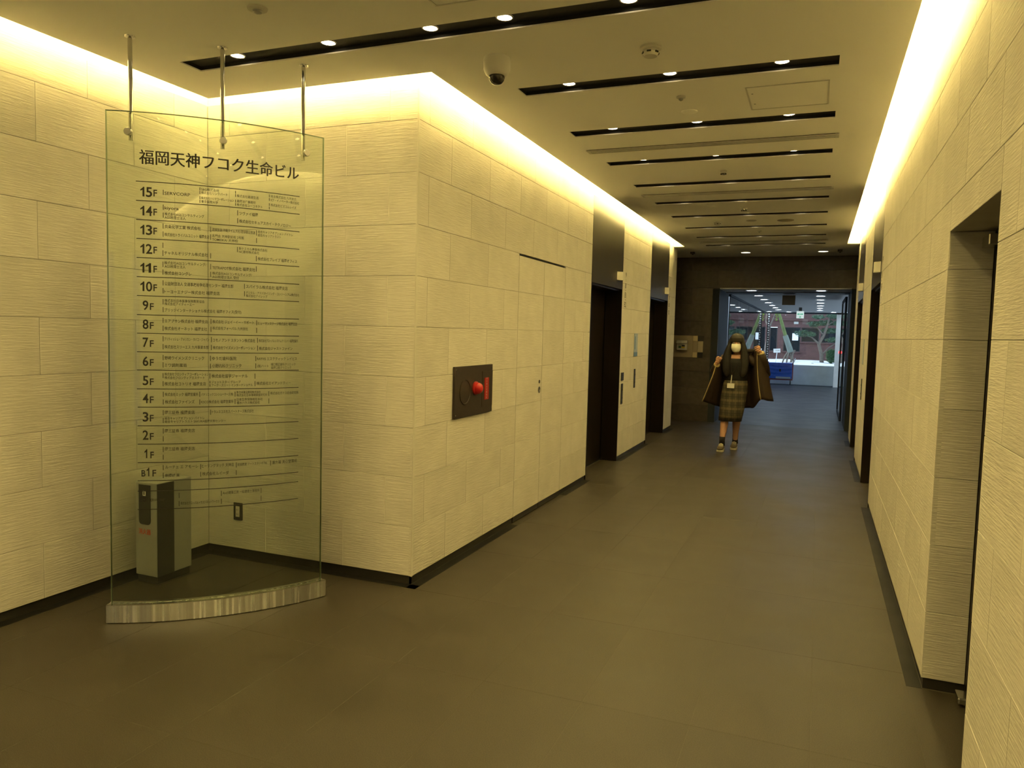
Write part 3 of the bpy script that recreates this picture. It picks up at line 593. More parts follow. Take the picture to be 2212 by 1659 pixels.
def slot_obj(x0, x1, y, label):
    t = thing('ceiling_slot', label, 'ceiling slot', ((x0+x1)/2, y+SLOT_W/2, ZC), group='black light slots across the ceiling')
    a, c = (x1-x0)/2, SLOT_W/2
    MB().box(-a-.01, a+.01, -c-.01, c+.01, ZT-ZC+.001, ZT-ZC+.012).build('back_plate', M['black_slot'], t)
    m = MB().box(-a, a, -c, c, ZSLOT-ZC, ZT-ZC); m.build('black_panel', M['black_slot'], t)
    z0, z1 = .0065, ZSLOT-ZC-.0002
    for q in ((-a,a,-c,-c+.0015), (-a,a,c-.0015,c), (-a,-a+.0015,-c+.0015,c-.0015), (a-.0015,a,-c+.0015,c-.0015)): MB().box(*q, z0, z1).build('slot_liner', M['black_slot'], t)
for i, (a, b, y) in enumerate(SLOTS):
    slot_obj(a, b, y, '%s long black ceiling slot counted from the glass directory' % ORD[i])
    xs = [-2.933, -2.355, -1.777, -1.395, -.82, -.243] if i == 0 else [-1.395, -.82, -.243]
    for j, x in enumerate(xs):
        pos = ('%s from the left' % ORD[j]) if i == 0 else ['left', 'middle', 'right'][j]
        downlight(x, y+SLOT_W/2, 'round downlight, %s, in the %s black ceiling slot' % (pos, ORD[i]), 'downlights in ceiling slot %s' % ORD[i])
for i, (a, b, y) in enumerate(BACKS):
    slot_obj(a, b, y, 'black ceiling slot overhead behind the view, number %s from the alcove' % ORD[i])
    for j, x in enumerate([-2.933, -2.355, -1.777, -1.395, -.82, -.243]): downlight(x, y+SLOT_W/2, 'round downlight overhead behind the view, %s in overhead slot %s' % (ORD[j], ORD[i]), 'downlights behind the view')
# linear air grilles
for k, (y, w) in enumerate(((5.66, .10), (7.60, .10), (11.58, .10))):
    t = thing('air_grille', ['slim linear air grille between the third and fourth ceiling slots', 'slim linear air grille between the fifth and sixth ceiling slots', 'slim linear air grille between the last two ceiling slots'][k], 'air grille', (-.828, y+w/2, ZC), group='linear ceiling air grilles')
    L2 = .88
    MB().box(-L2, L2, -w/2, w/2, -.004, -.0005).build('back_plate', M['black_slot'], t)
    for q in range(4):
        yy = -w/2+.006+q*(w-.012)/3
        MB().box(-L2, L2, yy-.0065, yy+.0065, -.009, -.0042).build('slat', M['ivory'], t)
    for s in (-1, 1): MB().box(s*L2-.012, s*L2+.012, -w/2, w/2, -.0095, -.0005).build('end_cap', M['ivory'], t)
# two round recessed lights in the lower hall ceiling
for x, lb in ((-1.18, 'left'), (.004, 'right')):
    t = thing('round_ceiling_light', '%s round ceiling light in front of the dark far wall' % lb, 'ceiling light', (x, 13.1, ZC), group='round lights before the dark wall')
    MB().lathe([(.075, -.004), (.075, -.001)], 24).build('lens', emis('hall_lens_'+lb, (1,.85,.55), 9.), t)
    MB().lathe([(.077, -.0005), (.077, -.009), (.092, -.006), (.092, -.0005)], 24, caps=False).build('trim_ring', M['white'], t, True)

# ------------------------------------------------------------------ stone-clad service doors in the left wall
door_1 = struct(MB().box(XL-.019, XL-.012, DOOR[0]+.001, DOOR[2]-.001, DOOR[3]-.012, DOOR[3]-.002).build('door_1', M['black_slot']))  # black strip painted in for the shade in the slit above the leaves
for a, b in ((DOOR[0]+.004, DOOR[1]-.003), (DOOR[1]+.003, DOOR[2]-.004)):
    leaf = MB().box(XL-.0198, XL-.0185, a, b, .006, DOOR[3]-.014).build('door_leaf', M['backing'], door_1)
    for k, (z0, z1) in enumerate(ROWS[:7]):
        zz1 = z1 if k < 6 else DOOR[3]-.016
        me = tile_mesh('x', 1, b-a, zz1-z0, M['stone'], t=.018)
        o = D.objects.new('stone_tile', me); COL.objects.link(o); o.parent = leaf; o.location = (XL-.0003, (a+b)/2, (z0+zz1)/2)
    MB().box(XL-.018, XL-.003, a, b, .006, .047).build('kick_plate', M['base'], leaf)
    if a < 6:
        MB().lathe([(.028, .0), (.028, .003), (.021, .003), (.019, -.004)], 20, 'x', (XL+.0005, 6.06, 1.045)).build('pull_ring', M['steel'], leaf, auto=40)
        MB().lathe([(.017, 0), (.015, .003)], 16, 'x', (XL+.0005, 6.062, 1.115)).build('key_cylinder', M['steel'], leaf, auto=40)

# ------------------------------------------------------------------ elevators
def elevator(side, y0, y1, label):
    sg = 1 if side == 'L' else -1; px = XL if side == 'L' else XR
    t = thing('elevator_entrance', label, 'elevator', (px, (y0+y1)/2, 0), group='dark bronze elevator entrances')
    h = (y1-y0)/2
    def bx(name, d0, d1, a, b, z0, z1, mt, bev=0):
        m = MB(); x0, x1 = sorted((-sg*d0, -sg*d1))
        (m.bbox(x0, x1, a, b, z0, z1, bev) if bev else m.box(x0, x1, a, b, z0, z1))
        return m.build(name, mt, t)
    bx('transom_panel', 0.0, .033, -h-.018, h+.018, EH, ZS, M['transom'])
    bx('jamb', 0.0, .20, -h-.018, -h, .002, EH, M['elev']); bx('jamb', 0.0, .20, h, h+.018, .002, EH, M['elev'])
    bx('header', .035, .20, -h, h, EH-.02, EH-.001, M['elev'])
    bx('door_panel', .205, .235, -h-.018, -.003, .012, EH, M['elev']); bx('door_panel', .205, .235, .003, h+.018, .012, EH, M['elev'])
    bx('sill', .192, .24, -h, h, .0005, .01, M['steel'])
    # wedge-shaped hall lantern on the transom
    yc = h-.20 if side == 'L' else -h+.17
    m = MB(); w, d = .07, .055
    for z in (2.165, 2.262): m.v += [(sg*.001, yc-w, z), (sg*d, yc-.01, z), (sg*d, yc+.02, z), (sg*.001, yc+w, z)]
    m.f += [(0,1,2,3), (7,6,5,4), (0,4,5,1), (1,5,6,2), (2,6,7,3), (3,7,4,0)]
    m.build('hall_lantern', M['ivory'], t)
    return t
elevator('L', *EL[0], 'nearest elevator entrance on the left wall, just past the stone service doors')
elevator('L', *EL[1], 'farther elevator entrance on the left wall, beside the end of the corridor')
elevator('R', *ER[0], 'nearer elevator entrance on the right wall')
elevator('R', *ER[1], 'farther elevator entrance on the right wall, close to the dark far wall')

# text -------------------------------------------------------------
_dg = None
_tc = {}
def text_geo(s, bold=0.0, spacing=1.0, res=2):
    key = (s, bold, spacing)
    if key in _tc: return _tc[key]
    c = D.curves.new('lettering', 'FONT'); c.body = s; c.resolution_u = res; c.offset = bold; c.space_character = spacing
    o = D.objects.new('lettering', c); COL.objects.link(o)
    dg = bpy.context.evaluated_depsgraph_get()
    me = D.meshes.new_from_object(o.evaluated_get(dg))
    vs = [v.co.copy() for v in me.vertices]; fs = [tuple(p.vertices) for p in me.polygons]
    D.objects.remove(o); D.curves.remove(c); D.meshes.remove(me)
    x0 = min(v.x for v in vs); x1 = max(v.x for v in vs); y0 = min(v.y for v in vs); y1 = max(v.y for v in vs)
    _tc[key] = (vs, fs, x0, x1, y0, y1); return _tc[key]
def text_plane(s, origin, ux, uz, width, height, bold=0., res=2):
    """lettering fitted to width x height, lower left corner at origin"""
    vs, fs, x0, x1, y0, y1 = text_geo(s, bold, res=res); m = MB(); O = Vector(origin); a = Vector(ux); b = Vector(uz)
    m.add([O + a*((v.x-x0)/(x1-x0)*width) + b*((v.y-y0)/(y1-y0)*height) for v in vs], fs); return m

# call buttons, floor list, notice on the wall between the left elevators
def plate(name, label, cat, side, y0, y1, z0, z1, mt, d=.008, group=None):
    px, sg = (XL, 1) if side == 'L' else (XR, -1)
    t = thing(name, label, cat, (px, (y0+y1)/2, (z0+z1)/2), group=group)
    a, c = (y1-y0)/2, (z1-z0)/2; x0, x1 = sorted((sg*.0008, sg*d))
    MB().bbox(x0, x1, -a, a, -c, c, .0015).build('plate', mt, t); return t
def buttons(t, sg, zs, r=.011, d=.008):
    for z in zs: MB().lathe([(r, sg*d*.9), (r, sg*(d+.003)), (r*.7, sg*(d+.004))], 14, 'x', (0, 0, z)).build('button', M['steel'], t, auto=40)
t = plate('call_button_panel', 'tall slim dark call button panel beside the nearest left elevator', 'button panel', 'L', 8.985, 9.065, .685, .935, M['cab_dark']); buttons(t, 1, (-.05, .05))
t = plate('elevator_screen', 'small square dark display above the call buttons by the nearest left elevator', 'display', 'L', 8.965, 9.085, .972, 1.07, M['cab_dark'])
t = plate('call_button_panel', 'slim dark call button panel under the pale blue notice', 'button panel', 'L', 9.655, 9.725, .845, 1.09, M['cab_dark']); buttons(t, 1, (-.05, .05))
t = plate('wall_notice', 'pale blue notice strip on the stone wall between the left elevators', 'notice', 'L', 9.60, 9.80, 1.255, 1.552, M['blue_sign'], d=.004)
MB().box(.0042, .006, -.1, .1, -.148, -.095).build('lower_band', M['blue_dark'], t)
MB().box(.0042, .0055, -.06, -.02, -.06, .11).build('printed_column', M['blue_dark'], t)
t = plate('call_button_panel', 'slim dark call button panel on the right wall between the elevators', 'button panel', 'R', 9.62, 9.69, .845, 1.09, M['cab_dark']); buttons(t, -1, (-.05, .05))
t = plate('wall_notice', 'narrow grey notice strip on the right wall between the elevators', 'notice', 'R', 9.62, 9.74, 1.255, 1.55, M['blue_sign'], d=.004)
def floor_list(side, y, ztop, label, mt):
    px, sg = (XL, 1) if side == 'L' else (XR, -1)
    t = thing('floor_lettering', label, 'lettering', (px, y, ztop-.235), group='floor lettering beside the elevators')
    z = .235
    for s, h, w in (('9', .062, .045), ('|', .04, .008), ('1', .062, .03), ('・', .02, .018), ('B1', .066, .075), ('・', .02, .018), ('B2', .066, .08)):
        z -= h
        g = text_plane(s, (sg*.0012, -sg*w/2*-1 if sg < 0 else -w/2, z), (0, 1 if sg > 0 else -1, 0), (0,0,1), w, h, .012)
        g.build('character', mt, t); z -= .014
floor_list('L', 9.05, 2.285, 'dark stacked floor lettering beside the nearest left elevator', M['print'])
floor_list('L', 11.95, 2.285, 'dark stacked floor lettering beside the farther left elevator', M['print'])
floor_list('R', 7.50, 2.285, 'bright metal floor lettering beside the nearer right elevator', M['chrome'])
floor_list('R', 10.42, 2.285, 'bright metal floor lettering beside the farther right elevator', M['chrome'])

# ------------------------------------------------------------------ door in the right niche
door_2 = struct(MB().box(XR+.175, XR+.22, NI[0]+.03, NI[1]-.03, .012, NI[2]-.03).build('door_2', M['elev']))
fr = MB()
fr.box(XR+.170, XR+.23, NI[1]-.028, NI[1], .002, NI[2]); fr.box(XR+.170, XR+.23, NI[0], NI[0]+.028, .002, NI[2]); fr.box(XR+.170, XR+.23, NI[0]+.028, NI[1]-.028, NI[2]-.028, NI[2])
fr.build('door_frame', M['elev'], door_2)
MB().box(XR+.30, XR+.34, NI[0]-.3, NI[1]+.3, 0, 2.4).build('backing_sheet', M['cab_dark'], door_2)
MB().bbox(XR+.118, XR+.174, NI[1]-.16, NI[1]-.02, NI[2]-.075, NI[2]-.03, .004).build('door_closer', M['steel'], door_2)
MB().bbox(XR+.125, XR+.175, NI[1]-.13, NI[1]-.035, .012, .04, .006).build('door_stop', M['steel'], door_2)

# ------------------------------------------------------------------ fire alarm panel
FY0, FY1, FZ0, FZ1 = 4.405, 5.020, .955, 1.298
fa = thing('fire_alarm_panel', 'square dark brown fire alarm panel with red lamp on the corridor wall', 'alarm panel', (XL, (FY0+FY1)/2, (FZ0+FZ1)/2))
a, c = (FY1-FY0)/2, (FZ1-FZ0)/2
MB().bbox(.0008, .016, -a, a, -c, c, .002).build('plate', M['panel_brown'], fa)
MB().box(.0162, .0185, .125, a-.004, -c+.045, c-.045).build('call_door', M['panel_brown'], fa)
MB().lathe([(.085, .016), (.085, .0195), (.08, .0195), (.078, .0165)], 32, 'x', (0, -.150, -.002)).build('speaker_grille', M['panel_brown'], fa, auto=40)
lamp = MB().lathe([(.040, .030), (.040, .040), (.037, .052), (.028, .064), (.014, .071), (.002, .073)], 24, 'x', (0, .012, .014)).build('lamp_dome', M['red_lamp'], fa, auto=50)
MB().lathe([(.047, .0165), (.047, .026), (.041, .0298)], 24, 'x', (0, .012, .014)).build('lamp_base', M['red'], fa, auto=50)
lb = MB().box(.0187, .021, .160, .233, -.077, .079).build('red_label', M['red'], fa)
tx = MB()
for i, ch in enumerate('消火栓火災報知機'):
    z = .082 - i*.0195 - .016
    g = text_plane(ch, (.0214, .188, z), (0,1,0), (0,0,1), .016, .015, .01); tx.add(g.v, g.f)
tx.build('label_lettering', M['ivory'], lb)
for yy in (-a+.02, a-.02):
    for zz in (-c+.02, c-.02): MB().lathe([(.006, .016), (.006, .0175), (.004, .018)], 10, 'x', (0, yy, zz)).build('screw', M['steel'], fa)

# ------------------------------------------------------------------ curved glass directory
GC = Vector((-3.9411, 4.0616)); RG = 1.4745
gd = thing('glass_directory', 'tall curved glass tenant directory on a curved steel foot in the alcove', 'directory sign', (-2.86, 3.06, 0))
GO = Vector((-2.86, 3.06, 0))
def gp(th, r, z):
    t = math.radians(th); return (GC.x + r*math.cos(t) - GO.x, GC.y + r*math.sin(t) - GO.y, z)
def arc_box(th0, th1, r0, r1, z0, z1, n=40):
    m = MB(); rings = []
    for i in range(n+1):
        th = th0+(th1-th0)*i/n; rings.append([gp(th,r0,z0), gp(th,r1,z0), gp(th,r1,z1), gp(th,r0,z1)])
    return m.loft(rings)
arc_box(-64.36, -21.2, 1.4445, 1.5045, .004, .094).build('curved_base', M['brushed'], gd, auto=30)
arc_box(-64.2, -21.4, 1.450, 1.497, .0005, .0038).build('base_shadow_gap', M['rubber'], gd, auto=30)
for r0, r1 in ((1.4445, 1.4655), (1.4835, 1.5045)): arc_box(-64.36, -21.2, r0, r1, .0942, .0965).build('glass_channel', M['steel'], gd, auto=30)
GZ0, GZ1, GT0, GT1 = .0945, 2.572, -63.75, -21.85
pane = MB(); n = 48; R0, R1 = RG-.0075, RG+.0075
for r in (R0, R1):
    b0 = len(pane.v)
    for i in range(n+1):
        th = GT0+(GT1-GT0)*i/n; pane.v += [gp(th,r,GZ0), gp(th,r,GZ1)]
    for i in range(n): pane.f.append((b0+2*i, b0+2*i+2, b0+2*i+3, b0+2*i+1))
gpane = pane.build('glass_pane', M['glass'], gd, True)
ed = MB()
arcs = []
for th, s in ((GT0, 1), (GT1, -1)):
    q = arc_box(th, th+s*.03, R0, R1, GZ0, GZ1, 1); ed.add(q.v, q.f)
q = arc_box(GT0, GT1, R0, R1, GZ1-.002, GZ1, 48); ed.add(q.v, q.f)
ed.build('glass_edge', M['glass_edge'], gpane)
RB_ = RG+.0079
def text_arc(s, th0, th1, z, h, bold=0., anchor='mid', ztilt=0., res=2):
    vs, fs, x0, x1, y0, y1 = text_geo(s, bold, res=res); m = MB()
    lo = -.0 if anchor == 'base' else None
    out = []
    for v in vs:
        u = (v.x-x0)/(x1-x0); th = th0+(th1-th0)*u
        if anchor == 'base': zz = z + (v.y)/.7*h
        else: zz = z + (v.y-.36)*h*1.02
        out.append(gp(th, RB_, zz + ztilt*u))
    m.add(out, fs); return m
ti = MB()
for dth, dz in ((-.05, 0), (-.02, .0004), (.02, -.0004), (.05, 0)):
    q = text_arc('福岡天神フコク生命ビル', TITLE[0]+dth, TITLE[1]+dth, (TITLE[2]+TITLE[3])/2+.028+dz, .075, .0, res=3); ti.add(q.v, q.f)
ti.build('title_lettering', M['print'], gd)
for th, z in LINES: arc_box(-58.35 if th > -58.35 else th, -27.45, RB_-.0003, RB_+.0003, z-.0018, z+.0018, 30).build('row_line', M['print'], gd)
def one_glyph(th0, th1, z, h):
    # the figure 1 drawn as a stem with a slanted flag
    P_ = [(.52,0), (.86,0), (.86,1), (.62,1), (.52,.90), (.14,.74), (.14,.58), (.52,.70)]
    m = MB(); m.v = [gp(th0+(th1-th0)*x, RB_, z+h*y) for x, y in P_]; m.f = [(0,1,2,3,4,7), (4,5,6,7)]; return m
for th0, th1, z, h, s in NUM:
    if len(s) == 2:
        mid = th0+(th1-th0)*.45; parts = [(s[0], th0, mid-.02), (s[1], mid+(.12 if s[1] != '1' else -.1), th1)]
    else: parts = [(s, th0, th1)]
    for ch, a_, b_ in parts:
        (one_glyph(a_, b_, z, h) if ch == '1' else text_arc(ch, a_, b_, z, h, .016, 'base', res=3)).build('floor_number', M['print'], gd)
for nm, ticks, names in TXT:
    tk = MB()
    for th, z0, z1 in ticks:
        q = arc_box(th-.055, th+.055, RB_-.0003, RB_+.0003, z0, z1, 1); tk.add(q.v, q.f)
    tk.build('row_ticks', M['print'], gd)['kind'] = 'stuff'
    for th0, th1, z, em, s in names: text_arc(s, th0, th1, z, em, .008).build('tenant_name', M['grey_print'], gd)
# hanging rods with clamp discs
RR = RG-.026
for thc, z in ((-59.6, 2.470), (-42.68, 2.468), (-26.1, 2.470)):
    rod = MB(); p = gp(thc, RR, 0)
    rod.lathe([(.0105, z-.035), (.0105, ZC)], 16, 'z', (p[0], p[1], 0)); ro = rod.build('hanging_rod', M['chrome'], gd, auto=40)
    MB().lathe([(.010, ZC-.012), (.024, ZC-.006), (.026, ZC-.0005)], 20, 'z', (p[0], p[1], 0)).build('ceiling_flange', M['steel'], ro, auto=40)
    t = math.radians(thc); nrm = Vector((math.cos(t), math.sin(t), 0))
    o1 = Vector(gp(thc, RG+.008, z)); o2 = Vector(gp(thc, RR+.009, z))
    MB().tube([o1, o1+nrm*.012, o1+nrm*.0165], [.019, .019, .016], 22).build('clamp_disc', M['steel'], ro, auto=40)
    MB().tube([o2, o2+nrm*.0085], .012, 16).build('clamp_spacer', M['steel'], ro, auto=40)

# ------------------------------------------------------------------ fire extinguisher cabinet
ec = thing('extinguisher_cabinet', 'grey and charcoal floor cabinet for a fire extinguisher behind the glass', 'cabinet', (-3.606, 3.372, 0))
EX, EY = .084, .131
MB().bbox(-EX+.008, EX-.008, -EY+.008, EY-.008, .0005, .045, .002).build('plinth', M['rubber'], ec)
MB().bbox(-EX, EX, -EY, EY, .045, .602, .004).build('body', M['cab_grey'], ec)
MB().box(EX+.0002, EX+.002, -EY+.002, -.005, .046, .598).build('dark_side_panel', M['cab_dark'], ec)
sp = MB(); pts = []
w, z0, z1, r = .045, .352, .588, .022
prof = [(-w, z1), (-w, z0+r)] + [(-w+r-r*math.cos(a), z0+r-r*math.sin(a)) for a in (.5, 1.0, 1.57)] + [(w-r+r*math.sin(a), z0+r-r*math.cos(a)) for a in (0, .5, 1.0, 1.57)] + [(w, z1)]
sp.v = [(x-.008, -EY-.0005, z) for x, z in prof] + [(x-.008, -EY-.004, z) for x, z in prof]; k = len(prof)
sp.f = [tuple(range(k)), tuple(range(2*k-1, k-1, -1))] + [(i, (i+1) % k, k+(i+1) % k, k+i) for i in range(k)]
so_ = sp.build('black_sign', M['cab_dark'], ec)
MB().box(-.020, .002, -EY-.005, -EY-.0042, .523, .553).build('pictogram', M['white'], so_)
MB().box(-.013, -.005, -EY-.0056, -EY-.0052, .528, .548).build('pictogram_mark', M['print'], so_)
text_plane('消火器', (-.058, -EY-.0012, .292), (1,0,0), (0,0,1), .095, .034, .012).build('red_lettering', M['red_print'], ec)
# wall outlet
ot = thing('wall_outlet', 'grey framed wall outlet low on the alcove back wall', 'outlet', (-3.514, YA, .30))
MB().bbox(-.036, .036, -.008, -.0008, -.058, .058, .002).build('frame_plate', M['cab_dark'], ot)
MB().bbox(-.016, .016, -.011, -.0082, -.036, .036, .0015).build('socket_insert', M['ivory'], ot)
for zz in (-.018, .012):
    for s in (-.005, .005): MB().box(s-.0012, s+.0012, -.0114, -.0111, zz-.005, zz+.005).build('slot', M['black'], ot)

# ------------------------------------------------------------------ ceiling fittings
def dome_cam():
    t = thing('dome_camera', 'white dome security camera with dark lens dome on the ceiling', 'camera', (-1.60, 3.645, ZC))
    MB().lathe([(.066, -.0005), (.070, -.02), (.069, -.06), (.058, -.085), (.044, -.092)], 28).build('housing', M['white'], t, auto=40)
    MB().lathe([(.041, -.0925), (.042, -.10), (.038, -.115), (.026, -.130), (.012, -.136), (.001, -.137)], 24).build('lens_dome', mat('smoked_dome', (.02,.018,.015), .08), t, True)
dome_cam()
def detector(x, y, label, r=.052, h=.045):
    t = thing('smoke_detector', label, 'smoke detector', (x, y, ZC), group='round smoke detectors on the ceiling')
    MB().lathe([(r, -.0005), (r, -.010), (r*.8, -.016)], 24).build('base', M['ivory'], t, auto=40)
    MB().lathe([(r*.72, -.0165), (r*.78, -.028), (r*.62, -h), (r*.2, -h-.003)], 24).build('chamber', M['ivory'], t, auto=40)
    for k in range(6):
        a = k*math.pi/3; MB().box(-.010, .010, -.002, .002, -.034, -.026).build('vent_slit', M['black'], t).matrix_local = Matrix.Rotation(a, 4, 'Z') @ Matrix.Translation((0, -r*.76, 0))
detector(-.827, 3.745, 'round smoke detector between the first and second ceiling slots')
detector(-1.207, 9.585, 'round smoke detector before the eighth ceiling slot', .05)
detector(-.811, 6.66, 'small smoke detector after the fourth ceiling slot', .028, .03)
detector(-.818, 8.62, 'small smoke detector before the seventh ceiling slot', .035, .03)
def sensor(x, y, label, r=.04):
    t = thing('ceiling_sensor', label, 'sensor', (x, y, ZC), group='flat round ceiling sensors')
    MB().lathe([(r, -.0005), (r*.95, -.008), (r*.6, -.012)], 22).build('rim', M['ivory'], t, auto=40)
    MB().lathe([(r*.5, -.0122), (r*.45, -.02), (r*.1, -.026)], 18).build('core', M['cab_grey'], t, auto=40)
sensor(-2.375, 2.755, 'round flush ceiling sensor above the glass directory', .045)
sensor(-.817, 4.56, 'tiny round sprinkler head beyond the second ceiling slot', .028)
sensor(-.789, 10.50, 'tiny round sensor near the far end of the corridor ceiling', .03)
def disc(x, y, r, label, mt):
    t = thing('ceiling_disc', label, 'ceiling cover', (x, y, ZC), group='flat round ceiling covers')
    MB().lathe([(r, -.0005), (r, -.004), (r*.85, -.008)], 26).build('cover_plate', mt, t, auto=40)
    MB().lathe([(r*.8, -.0082), (r*.75, -.010)], 26).build('inner_plate', mt, t, auto=40)
disc(-.817, 4.87, .05, 'faint flat round cover before the third ceiling slot', M['paint'])
disc(-.814, 9.56, .06, 'faint flat round cover before the eighth ceiling slot', M['ivory'])
disc(-.429, 9.62, .095, 'dark round speaker grille before the eighth ceiling slot', M['brown_board'])
def hatch(x0, x1, y0, y1, label):
    t = thing('ceiling_hatch', label, 'hatch', ((x0+x1)/2, (y0+y1)/2, ZC), group='flush ceiling access hatches')
    a, c = (x1-x0)/2, (y1-y0)/2
    m = MB()
    for q in ((-a,a,-c,-c+.008), (-a,a,c-.008,c), (-a,-a+.008,-c+.008,c-.008), (a-.008,a,-c+.008,c-.008)): m.box(*q, -.003, -.0004)
    m.build('frame', M['ivory'], t); MB().box(-a+.011, a-.011, -c+.011, c-.011, -.002, -.0004).build('panel', M['paint'], t)
    for s in (-.1, .1): MB().lathe([(.006, -.0021), (.005, -.004)], 10, 'z', (-a+.03, s, 0)).build('latch', M['cab_grey'], t)
hatch(-.452, -.010, 4.505, 4.950, 'square flush access hatch between the second and third ceiling slots')
hatch(-1.61, -1.17, 2.55, 2.992, 'square flush access hatch beside the first ceiling slot')
for x, lb in ((-2.02, 'left'), (.25, 'right')):
    t = thing('motion_sensor', 'small dark motion sensor on the %s side before the dark far wall' % lb, 'sensor', (x, 12.95, ZC), group='dark sensors before the far wall')
    MB().bbox(-.035, .035, -.05, .05, -.03, -.0005, .004).build('housing', M['cab_dark'], t)
    MB().lathe([(.02, -.0302), (.015, -.042), (.004, -.046)], 14).build('lens', M['black'], t, True)

# ------------------------------------------------------------------ tile relief panel and silver box on the far wall
rp = thing('relief_panel', 'taupe and tan checker tile panel on the dark far wall', 'wall panel', (-2.2, YD, 1.34))
def rbox(n, x0, x1, z0, z1, mt, d=.012): MB().bbox(x0+2.2, x1+2.2, -d, -.0008, z0-1.34, z1-1.34, .0015).build(n, mt, rp)
rbox('main_tile', -2.75, -2.09, 1.149, 1.542, M['grey_board'])
rbox('checker_tile', -2.088, -2.007, 1.447, 1.542, M['tan_board']); rbox('checker_tile', -2.088, -2.007, 1.246, 1.445, M['grey_board']); rbox('checker_tile', -2.088, -2.007, 1.149, 1.244, M['tan_board'])
rbox('checker_tile', -2.005, -1.90, 1.447, 1.542, M['black']); rbox('checker_tile', -2.005, -1.91, 1.246, 1.445, M['putty_board']); rbox('checker_tile', -2.005, -1.91, 1.149, 1.244, M['black'])
sb = thing('wall_dispenser', 'silver dispenser box with a yellow label on the taupe tile panel', 'dispenser', (-2.275, YD-.0125, 1.363))
MB().bbox(-.098, .098, -.10, -.0008, .028, .09, .012).build('hood', M['silver_paint'], sb, auto=40)
MB().bbox(-.092, .092, -.075, -.0008, -.085, .027, .008).build('body', M['silver_paint'], sb, auto=40)
MB().box(.0, .055, -.0768, -.0755, -.02, .005).build('opening', M['black'], sb)
MB().box(-.005, .055, -.0768, -.0755, -.05, -.022).build('yellow_label', M['yellow'], sb)
MB().box(-.055, -.01, -.0768, -.0755, -.05, -.01).build('green_label', M['bush'], sb)

# ------------------------------------------------------------------ vestibule and entrance lobby beyond the opening
LF = 27.0; LZ = 2.38
struct(MB().box(-6, 4, YD, LF, -.12, 0).build('floor_lobby', M['lobby_floor']))
struct(MB().box(OX0-.12, OX0-.001, YD, 15.35, .001, LZ).build('trim_3', M['lobby_grey']))
struct(MB().box(OX1+.001, OX1+.12, YD, 15.35, .001, LZ).build('trim_4', M['lobby_grey']))
struct(MB().box(-1.75, 4.0, YD+.25, 26.55, LZ, LZ+.12).build('ceiling_lobby', M['lobby_ceiling']))
struct(MB().box(OX0, OX1, YD, YD+.26, OZ, OZ+.018).build('ceiling_soffit', M['lobby_ceiling']))
struct(MB().box(OX0, OX1, 14.82, 15.34, LZ-.012, LZ-.0005).build('trim_5', M['black']))
wlr = wall_boxes('wall_lobby_added_openings', [(4.0, 4.2, YD, 16.5, -.1, 3.2), (4.0, 4.2, 16.5, 27, -.1, .1), (4.0, 4.2, 16.5, 27, LZ, 3.2)] + [(4.0, 4.12, y, y+.08, .1, LZ) for y in (18.5, 20.6, 22.7, 24.8, 26.9)], M['white'])  # unseen side; openings added to let daylight reach the lobby ceiling
struct(MB().box(4.2, 16, 12, 27, -.3, -.05).build('ground_added_bounce', M['concrete']))  # unseen pale ground added to bounce daylight up into the lobby
def glass_wall(name, label, x, y0, y1, z0, z1, n, stile_last=False):
    t = thing(name, label, 'glass screen', (x, (y0+y1)/2, z0)); L_ = (y1-y0)/2; hh = z1-z0
    st = (y1-y0)/n
    for k in range(n): MB().box(-.006, .006, -L_+k*st+.012, -L_+(k+1)*st-.012, .05, hh-.05).build('glass_pane', M['clear_glass'], t)
    MB().box(-.02, .02, -L_, L_, .0005, .05).build('bottom_rail', M['lobby_grey'], t); MB().box(-.02, .02, -L_, L_, hh-.05, hh-.001).build('top_rail', M['lobby_grey'], t)
    for k in range(n+1):
        w = .03 if (stile_last and k == n) else .012
        MB().box(-(.02 if stile_last else .007), .02 if stile_last else .007, -L_+k*st-w, -L_+k*st+w, .05, hh-.05).build('stile', M['black'] if (stile_last and k == n) else M['lobby_grey'], t)
    return t
glass_wall('glass_partition', 'long glass partition along the left side of the lobby', OX0+.01, 15.42, 26.2, .001, LZ, 5)
gr = glass_wall('sliding_glass_door', 'open sliding glass door leaf with a black edge on the right', .455, 15.42, 17.55, .001, 2.34, 1, True)
t = thing('door_sensor', 'small glowing red sensor light on the black edge of the glass door', 'sensor', (.433, 17.5, 1.265))
MB().lathe([(.028, 0), (.026, -.008), (.012, -.016), (.002, -.018)], 16, 'x').build('lens', M['led_red'], t, True)
MB().lathe([(.034, .001), (.034, -.004), (.029, -.005)], 16, 'x', caps=False).build('ring', M['black'], t, True)
# lobby downlights
ll = MB().lathe([(.082, -.006), (.082, -.001)], 14).mesh('lens'); ll.materials.append(M['cool_lamp'])
lr = MB().lathe([(.084, -.0008), (.084, -.010), (.10, -.008), (.10, -.0008)], 20, caps=False).mesh('trim_ring', True); lr.materials.append(M['white'])
def ldown(x, y, label, z=LZ):
    t = thing('lobby_downlight', label, 'downlight', (x, y, z), group='cool white lobby downlights')
    for n_, me in (('lens', ll), ('trim_ring', lr)):
        o = D.objects.new(n_, me); COL.objects.link(o); o.parent = t
LYS = [14.18, 15.92, 17.52, 19.07, 20.66, 22.24, 23.85]
for i, y in enumerate(LYS):
    ldown(-1.145, y, 'cool white lobby downlight, %s in the left row' % ORD[i], LZ)
    ldown(.005, y, 'cool white lobby downlight, %s in the right row' % ORD[i], LZ)
for x, lb in ((-1.50, 'at the far left end'), (-.9, 'left of the exit sign at the end'), (.40, 'right of the exit sign at the end'), (.75, 'at the far right end')): ldown(x, 25.6, 'cool white downlight %s of the lobby' % lb)
